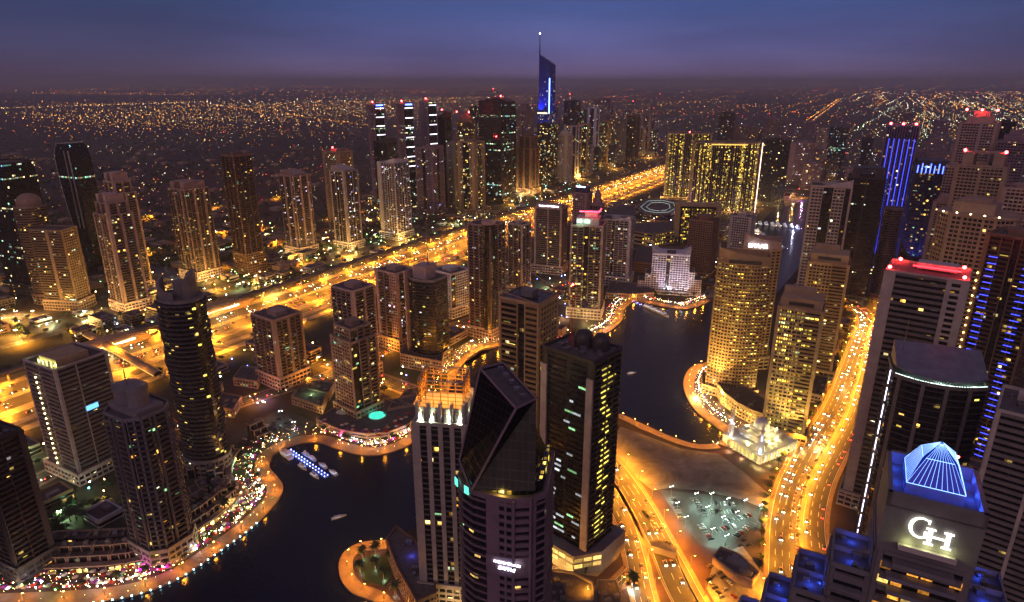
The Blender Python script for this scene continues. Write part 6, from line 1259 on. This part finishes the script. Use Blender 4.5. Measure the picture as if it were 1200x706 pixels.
# ================================================================== BOATS
def make_yacht():
    r = empty('motor_yacht', 'white motor yacht', 'boat'); m = MB(); S = [(-7, 1.9), (-3, 2.2), (2, 2.1), (5, 1.3), (7.5, .05)]
    for i in range(len(S) - 1):
        (x0, w0), (x1, w1) = S[i], S[i + 1]
        for s_ in (-1, 1): m.face([(x0, s_ * w0 * .7, -.1), (x1, s_ * w1 * .6, -.1), (x1, s_ * w1, 1.7), (x0, s_ * w0, 1.4)][::s_])
        m.face([(x0, -w0, 1.4), (x1, -w1, 1.7), (x1, w1, 1.7), (x0, w0, 1.4)])
    m.face([(-7, -1.3, -.1), (-7, -1.9, 1.4), (-7, 1.9, 1.4), (-7, 1.3, -.1)]); m.build('hull', M['whitep'], r)
    m = MB(); m.box(-1.2, 0, 1.45, 6.5, 3, 1.5); m.build('cabin', M['whitep'], r); m = MB(); m.box(-1.2, 0, 1.9, 6.6, 3.1, .6); m.build('windows', LIT['c'], r); m = MB(); m.box(-2, 0, 2.95, 4, 2.4, .2); m.box(-3.4, 0, 3.15, .3, 2.2, 1.2); m.build('flybridge', M['whitep'], r); return proto(r)
YT = make_yacht()
def dock(px0, px1, label, colr, n, w_=3.2):
    A, B = Vector(G(*px0)), Vector(G(*px1)); D = B - A; t = empty('floating_dock', label, 'dock', (A.x, A.y, 0), math.atan2(D.y, D.x)); m = MB(); m.box(D.length / 2, 0, .1, D.length, w_, .6); m.build('deck', M['grey'], t)
    for k in range(n):
        for s_ in (-1, 1): m = MB(); m.box(D.length * (k + .5) / n, s_ * w_ * .45, .7, .5, .4, .6); m.build('edge_light', colr, t)
    return A, D
BLD = glow('dock_blue', (.15, .22, 1), 20); A, D = dock((338, 528), (384, 560), 'floating dock with rows of blue lights in the front basin', BLD, 14)
n_ = Vector((-D.y, D.x)).normalized()
for k, (u, s_) in enumerate(((.1, -1), (.32, 1), (.45, 1), (.55, -1), (.72, 1), (.85, -1), (.97, 1))): p = A + D * u + n_ * 6 * s_; o = scatter_copy(YT, USED, (p.x, p.y, .1), math.atan2(D.y, D.x) + (0 if k % 2 else 3.14), 'white motor boat moored at the blue lit dock', 'boats at the blue lit dock'); o.scale = (.8, .8, .9) if k else (1.3, 1.5, 1.6)
lamp((*(A + D * .4), 4), 900, (.2, .3, 1), None, .4)
A, D = dock((740, 353), (776, 369), 'floating dock with blue boats in the upper basin', BLD, 8)
for k, u in enumerate((.45, .62, .8, .95)): p = A + D * u + Vector((3, -6)); scatter_copy(YT, USED, (p.x, p.y, .1), math.atan2(D.y, D.x), 'white motor boat moored in the upper basin', 'boats of the upper basin')
lamp((*(A + D * .7), 4), 1200, (.25, .35, 1), None, .4)
A, D = dock((878, 262), (936, 267), 'long floating dock of the inner marina', glow('dock_warm', (1, .6, .3), 14), 10)
for k in range(16): p = A + D * (k / 16) + Vector((0, -12 if k % 2 else 10)); o = scatter_copy(YT, USED, (p.x, p.y, .1), random.choice((1.4, 1.5, 4.6)), 'white yacht moored at the long dock of the inner marina', 'yachts of the inner marina'); o.scale = (1.6, 1.6, 1.6)
for k in range(9): p = G(884 + k * 3.4, 272 + k * 2.3 + 4 * (k % 2)); o = scatter_copy(YT, USED, (*p, .1), 2.2, 'white yacht berthed beside the word-sign tower', 'yachts beside the word-sign tower'); o.scale = (2, 2, 2)
lamp((*G(930, 268), 8), 26000, (.6, .6, 1), None, .6); lamp((*G(888, 275), 8), 20000, (1, .7, .4), None, .6); lamp((*G(940, 236), 8), 26000, (1, .3, .9), None, 1)
for x, y in ((885, 245), (900, 240), (915, 236), (930, 233), (895, 228), (920, 224)): lamp((*G(x, y), 9), 42000, (1, .5, .12), None, .6)
for x, y, a, lb in ((397, 607, .5, 'lone white motor boat under way in the front basin'), (740, 438, .4, 'lone motor boat under way in the upper basin')): scatter_copy(YT, USED, (*G(x, y), .1), a, lb).scale = (.75, .7, .6)
# ================================================================== FAR CITY
rn = random.Random(21)
def octa(mb, x, y, z, r):
    p = [(x + r, y, z - r * .5), (x - r * .5, y + r * .87, z - r * .5), (x - r * .5, y - r * .87, z - r * .5), (x, y, z + r)]
    for a, b, c in ((0, 1, 3), (1, 2, 3), (2, 0, 3)): mb.f.append((len(mb.v) + a, len(mb.v) + b, len(mb.v) + c)); mb.m.append(0); mb.uv += [(0, 0)] * 3
    mb.v += p
LC = {k: MB() for k in 'oywgrb'}
def put(x, y, k, size=1.0):
    if y < 300: return
    dist = math.hypot(x, y); r = max(.6, dist * .00030 * size * (1.9 if rn.random() < .1 else rn.uniform(.6, 1.2))); octa(LC[k], x, y, 7 + r, r)
def streets(x0, y0, x1, y1, n, kinds, ln=(3, 14), size=1.0, ang=None):
    """rows of lamps on streets inside a ground patch seen between these picture corners"""
    for _ in range(n):
        px, py = rn.uniform(x0, x1), y0 + (y1 - y0) * rn.random(); X, Y = G(px, py); a = (rn.choice((.54, .54 + math.pi / 2)) if ang is None else ang) + rn.gauss(0, .04)
        sp = rn.choice((60, 80, 110)) * (1 + (math.hypot(X, Y) / 5000) ** 1.3); k = rn.choice(kinds); L_ = rn.randint(*ln)
        for q in range(L_): put(X + math.sin(a) * sp * q + rn.gauss(0, 3), Y + math.cos(a) * sp * q + rn.gauss(0, 3), k, size * rn.uniform(.6, 1.15))
streets(-20, 119, 430, 134, 100, 'oooyyw', (8, 26), .95)
streets(60, 134, 430, 149, 80, 'ooyyw', (8, 24), .9)
streets(-20, 134, 120, 150, 30, 'ooy', (6, 14), .9)
streets(-20, 126, 200, 158, 40, 'oyy', (6, 20), 1.0)
streets(-20, 99, 620, 110, 90, 'oooyr', (6, 20), .8)
streets(420, 105, 640, 132, 60, 'oooyr', (4, 12), .8)
streets(-20, 150, 440, 245, 230, 'oyoowogr', (1, 4), .8)
streets(0, 240, 330, 330, 60, 'oyw', (1, 3), .7)
streets(640, 98, 1220, 112, 80, 'oooyr', (4, 18), .8)
streets(660, 112, 960, 135, 90, 'ooooyr', (2, 10), .85)
streets(660, 120, 1200, 175, 130, 'ooyw', (2, 8), .8)
streets(985, 108, 1220, 128, 150, 'ooyyw', (3, 14), .9)
streets(1020, 122, 1220, 165, 190, 'yywwgo', (3, 12), 1.0)
streets(1020, 150, 1220, 240, 120, 'ywgo', (2, 9), .9)
streets(860, 165, 1010, 235, 90, 'oywrb', (1, 5), .8)
streets(430, 180, 700, 262, 110, 'oywg', (1, 5), .8)
streets(700, 175, 790, 215, 40, 'oo', (2, 8), 1.0, .54)
for k in range(75):                                        # the long lit road at the horizon and the airfield-like pale streets
    for dd in (0, 24): X, Y = G(905 + k * 1.05, 170 - k * .72); put(X + dd * 2, Y, 'o', 1.15)
for (x0, y0, x1, y1, k, n) in ((832, 97, 985, 101, 'o', 34), (1002, 155, 1062, 118, 'g', 30), (985, 180, 1045, 150, 'w', 12), (60, 105, 420, 100, 'o', 60), (0, 128, 240, 120, 'y', 80), (240, 122, 430, 148, 'o', 70), (560, 104, 640, 101, 'o', 30), (40, 110, 240, 112, 'o', 60)):
    for q in range(n): X, Y = G(x0 + (x1 - x0) * q / n, y0 + (y1 - y0) * q / n); put(X, Y + rn.gauss(0, 15), k, 1.0)
for k, c, s in (('o', (1, .36, .05), 7), ('y', (1, .55, .17), 6), ('w', (1, .88, .6), 7), ('g', (.75, 1, .6), 8), ('r', (1, .05, .05), 12), ('b', (.2, .3, 1), 12)):
    nm = dict(o='orange', y='yellow', w='white', g='greenish', r='red', b='blue')[k]; tag(LC[k].build('distant_city_lights', glow('far_%s_lamp' % nm, c, s)), 'countless %s street lights of the plain stretching to the horizon' % nm, 'lights', kind='stuff')
# ---- small buildings, trees and lamps in the gaps between the towers
def inpoly(x, y, P):
    c = False
    for i in range(len(P)):
        (x0, y0), (x1, y1) = P[i - 1], P[i]
        if (y0 > y) != (y1 > y) and x < (x1 - x0) * (y - y0) / (y1 - y0) + x0: c = not c
    return c
WP = [G(*p) for p in SHORE_L + FAR_L + SHORE_B + FAR_B + SHORE_C + NEAR + PEN + [(460, 820), (-60, 820)]]; SHP = [p for Q_ in (PL, PF, PB, PC, PD, PP) for p in Q_[::3]]
TAKEN = [(x, y, w_ * .85) for x, y, h_, w_ in TW.values()] + [(o.location.x, o.location.y, 24) for o in COL.objects if o.get('category') == 'building']
def free(x, y, r):
    n_ = x * .857 - y * .515
    if -795 - r < n_ < -640 + r or inpoly(x, y, WP): return False
    if any((x - a) ** 2 + (y - b) ** 2 < (r + c) ** 2 for a, b, c in TAKEN) or any((x - p.x) ** 2 + (y - p.y) ** 2 < (r + 26) ** 2 for p in SHP): return False
    return not any((x - p.x) ** 2 + (y - p.y) ** 2 < (r + hw + 3) ** 2 for P_, hw in ROADS for p in P_)
LOWS = []
for i in range(7):
    r = empty('low_building', 'low building', 'building'); w_, d_, h_ = rn.uniform(16, 34), rn.uniform(12, 24), rn.choice((5, 8, 11, 14)); m, g_ = MB(), MB()
    skin(m, g_, rect(w_, d_), 0, h_, (rn.choice(('p1', 'h1', 's1', 'w.3 p1 w.3')),), 3.5, 4); parapet(m, rect(w_, d_), h_); g_.build('glazing', [F[('busy', 'res', 'busy', 'white', 'off', 'busy', 'res')[i]], M['roof']], r); m.build('facade_frame', M[('sand', 'pale', 'tan', 'white', 'grey', 'pink', 'brown')[i]], r)
    m = MB(); m.box(w_ * .2, 0, h_, w_ * .25, d_ * .4, 2.6); m.build('roof_room', M['grey'], r); LOWS.append((proto(r), ('sand', 'pale', 'tan', 'white', 'grey', 'pinkish', 'brown')[i], w_))
nl = 0
for (x0, y0, x1, y1, n, wh) in ((-10, 330, 240, 400, 40, 'among the left towers beyond the highway'), (230, 270, 600, 340, 44, 'round the parking ground beyond the highway'), (430, 225, 760, 262, 40, 'at the feet of the skyline row'), (480, 325, 680, 400, 26, 'in the streets behind the canal head'),
        (0, 520, 290, 610, 20, 'behind the terraced houses'), (230, 400, 480, 480, 18, 'between the balcony towers'), (740, 255, 900, 345, 16, 'between mall and inner marina'), (860, 170, 1120, 260, 44, 'on the far side of the inner marina'), (960, 340, 1010, 480, 10, 'beside the start of the curving road'), (1020, 300, 1120, 420, 14, 'under the blue striped tower')):
    for _ in range(n * 4):
        x, y = G(rn.uniform(x0, x1), rn.uniform(y0, y1)); pr, cn, w_ = rn.choice(LOWS)
        if free(x, y, w_ * .55) and n > 0:
            n -= 1; nl += 1; scatter_copy(pr, USED, (x, y, 0), BRG + rn.choice((0, 1.571, .1)), cn + ' low building ' + wh, 'low buildings ' + wh); TAKEN.append((x, y, w_ * .6))
            if nl % 2 == 0: put_lamp(lp_white, (x + w_ * .8, y - w_ * .8), .3, 'pole lamp beside a low building ' + wh, 'pole lamps ' + wh, round(5000 + 12.0 * math.hypot(x, y), -3), rn.choice(((1, .42, .06), (1, .55, .15), (.7, 1, .5), (1, .38, .03))), 8.5)
GLK = [l_[0] for l_ in LAN]; GLB = MB()
for (x0, y0, x1, y1, n, kinds) in ((-10, 300, 340, 400, 60, ('white', 'warm', 'green', 'warm')), (230, 262, 600, 345, 90, ('white', 'warm', 'warm', 'green')), (430, 215, 760, 262, 80, ('white', 'warm', 'teal')), (480, 325, 680, 400, 30, ('white', 'warm', 'blue')), (860, 180, 1120, 260, 80, ('white', 'warm', 'red', 'magenta')), (0, 520, 290, 600, 30, ('white', 'warm', 'teal')), (230, 400, 480, 480, 36, ('blue', 'warm', 'white')), (740, 255, 880, 345, 26, ('white', 'warm'))):
    for _ in range(n * 3):
        x, y = G(rn.uniform(x0, x1), rn.uniform(y0, y1))
        if n > 0 and free(x, y, 1): n -= 1; cn = rn.choice(kinds); GLB.ball((x, y, 5.5), rn.uniform(.4, .8), 6, 3, 1, GLK.index(cn))
for (x0, y0, x1, y1, n) in ((-10, 330, 340, 400, 40), (480, 325, 680, 400, 14), (0, 520, 290, 610, 24), (230, 400, 480, 480, 26), (740, 255, 900, 345, 14), (940, 380, 1000, 500, 14)):
    for _ in range(n * 3):
        x, y = G(rn.uniform(x0, x1), rn.uniform(y0, y1))
        if n > 0 and free(x, y, 3): n -= 1; put_tree(rn.choice((palm, tree_a, tree_b)), (x, y), 0, 'tree standing between the tower podiums', 'trees between the podiums', rn.uniform(.9, 1.5))
tag(GLB.build('small_ground_lights', [bpy.data.materials[k + '_lantern'] for k in GLK]), 'countless small lights glinting on the ground between the towers', 'lights', kind='stuff')
# low houses of the plain
m = MB(); m.prism(rect(16, 13), 0, 7); m.box(2, 1, 7, 7, 6, 2.6); hm = m.mesh('house_mesh', M['sand'])
for k in range(240):
    x, y = G(rn.uniform(-10, 500), 175 + 165 * rn.random() ** 1.3)
    if (x * .857 - y * .515) > -870: continue
    o = bpy.data.objects.new('low_house', hm); COL.objects.link(o); o.location = (x, y, 0); o.rotation_euler = (0, 0, BRG + rn.choice((0, 1.57))); s = rn.uniform(.8, 2.2); o.scale = (s, s, 1); tag(o, 'small flat roofed house of the dark low suburb', 'house', 'houses of the dark low suburb')
m = MB()
for k in range(2600):
    x, y = G(rn.uniform(-20, 520), 160 + 150 * rn.random())
    if (x * .857 - y * .515) > -860: continue
    r_ = rn.uniform(4, 11)
    for q in range(5): a = rn.random() * 6.3; c = Vector((x + r_ * .7 * math.cos(a), y + r_ * .7 * math.sin(a), rn.uniform(2, 6))); u = Vector((rn.gauss(0, 1), rn.gauss(0, 1), rn.gauss(0, .6))).normalized() * r_ * .5; v = u.orthogonal().normalized() * r_ * .35; m.face([c - u, c - v, c + u, c + v])
tag(m.build('suburb_vegetation', M['green']), 'dark scattered tree cover of the low suburb', 'vegetation', kind='stuff')

for pr_ in [x[1] for x in PARKED + MOVING + PAR] + [x[1] for x in LAN] + [x[0] for x in LOWS] + [lp_double, lp_single, lp_white, lp_prom, palm, tree_a, tree_b, HS, YT]:
    if not USED.get(pr_.name):
        for c_ in list(pr_.children_recursive) + [pr_]: bpy.data.objects.remove(c_)
from collections import Counter
print('COUNTS', Counter(o.get('category') for o in COL.objects if o.parent is None).most_common(30))
print('TW', TW)
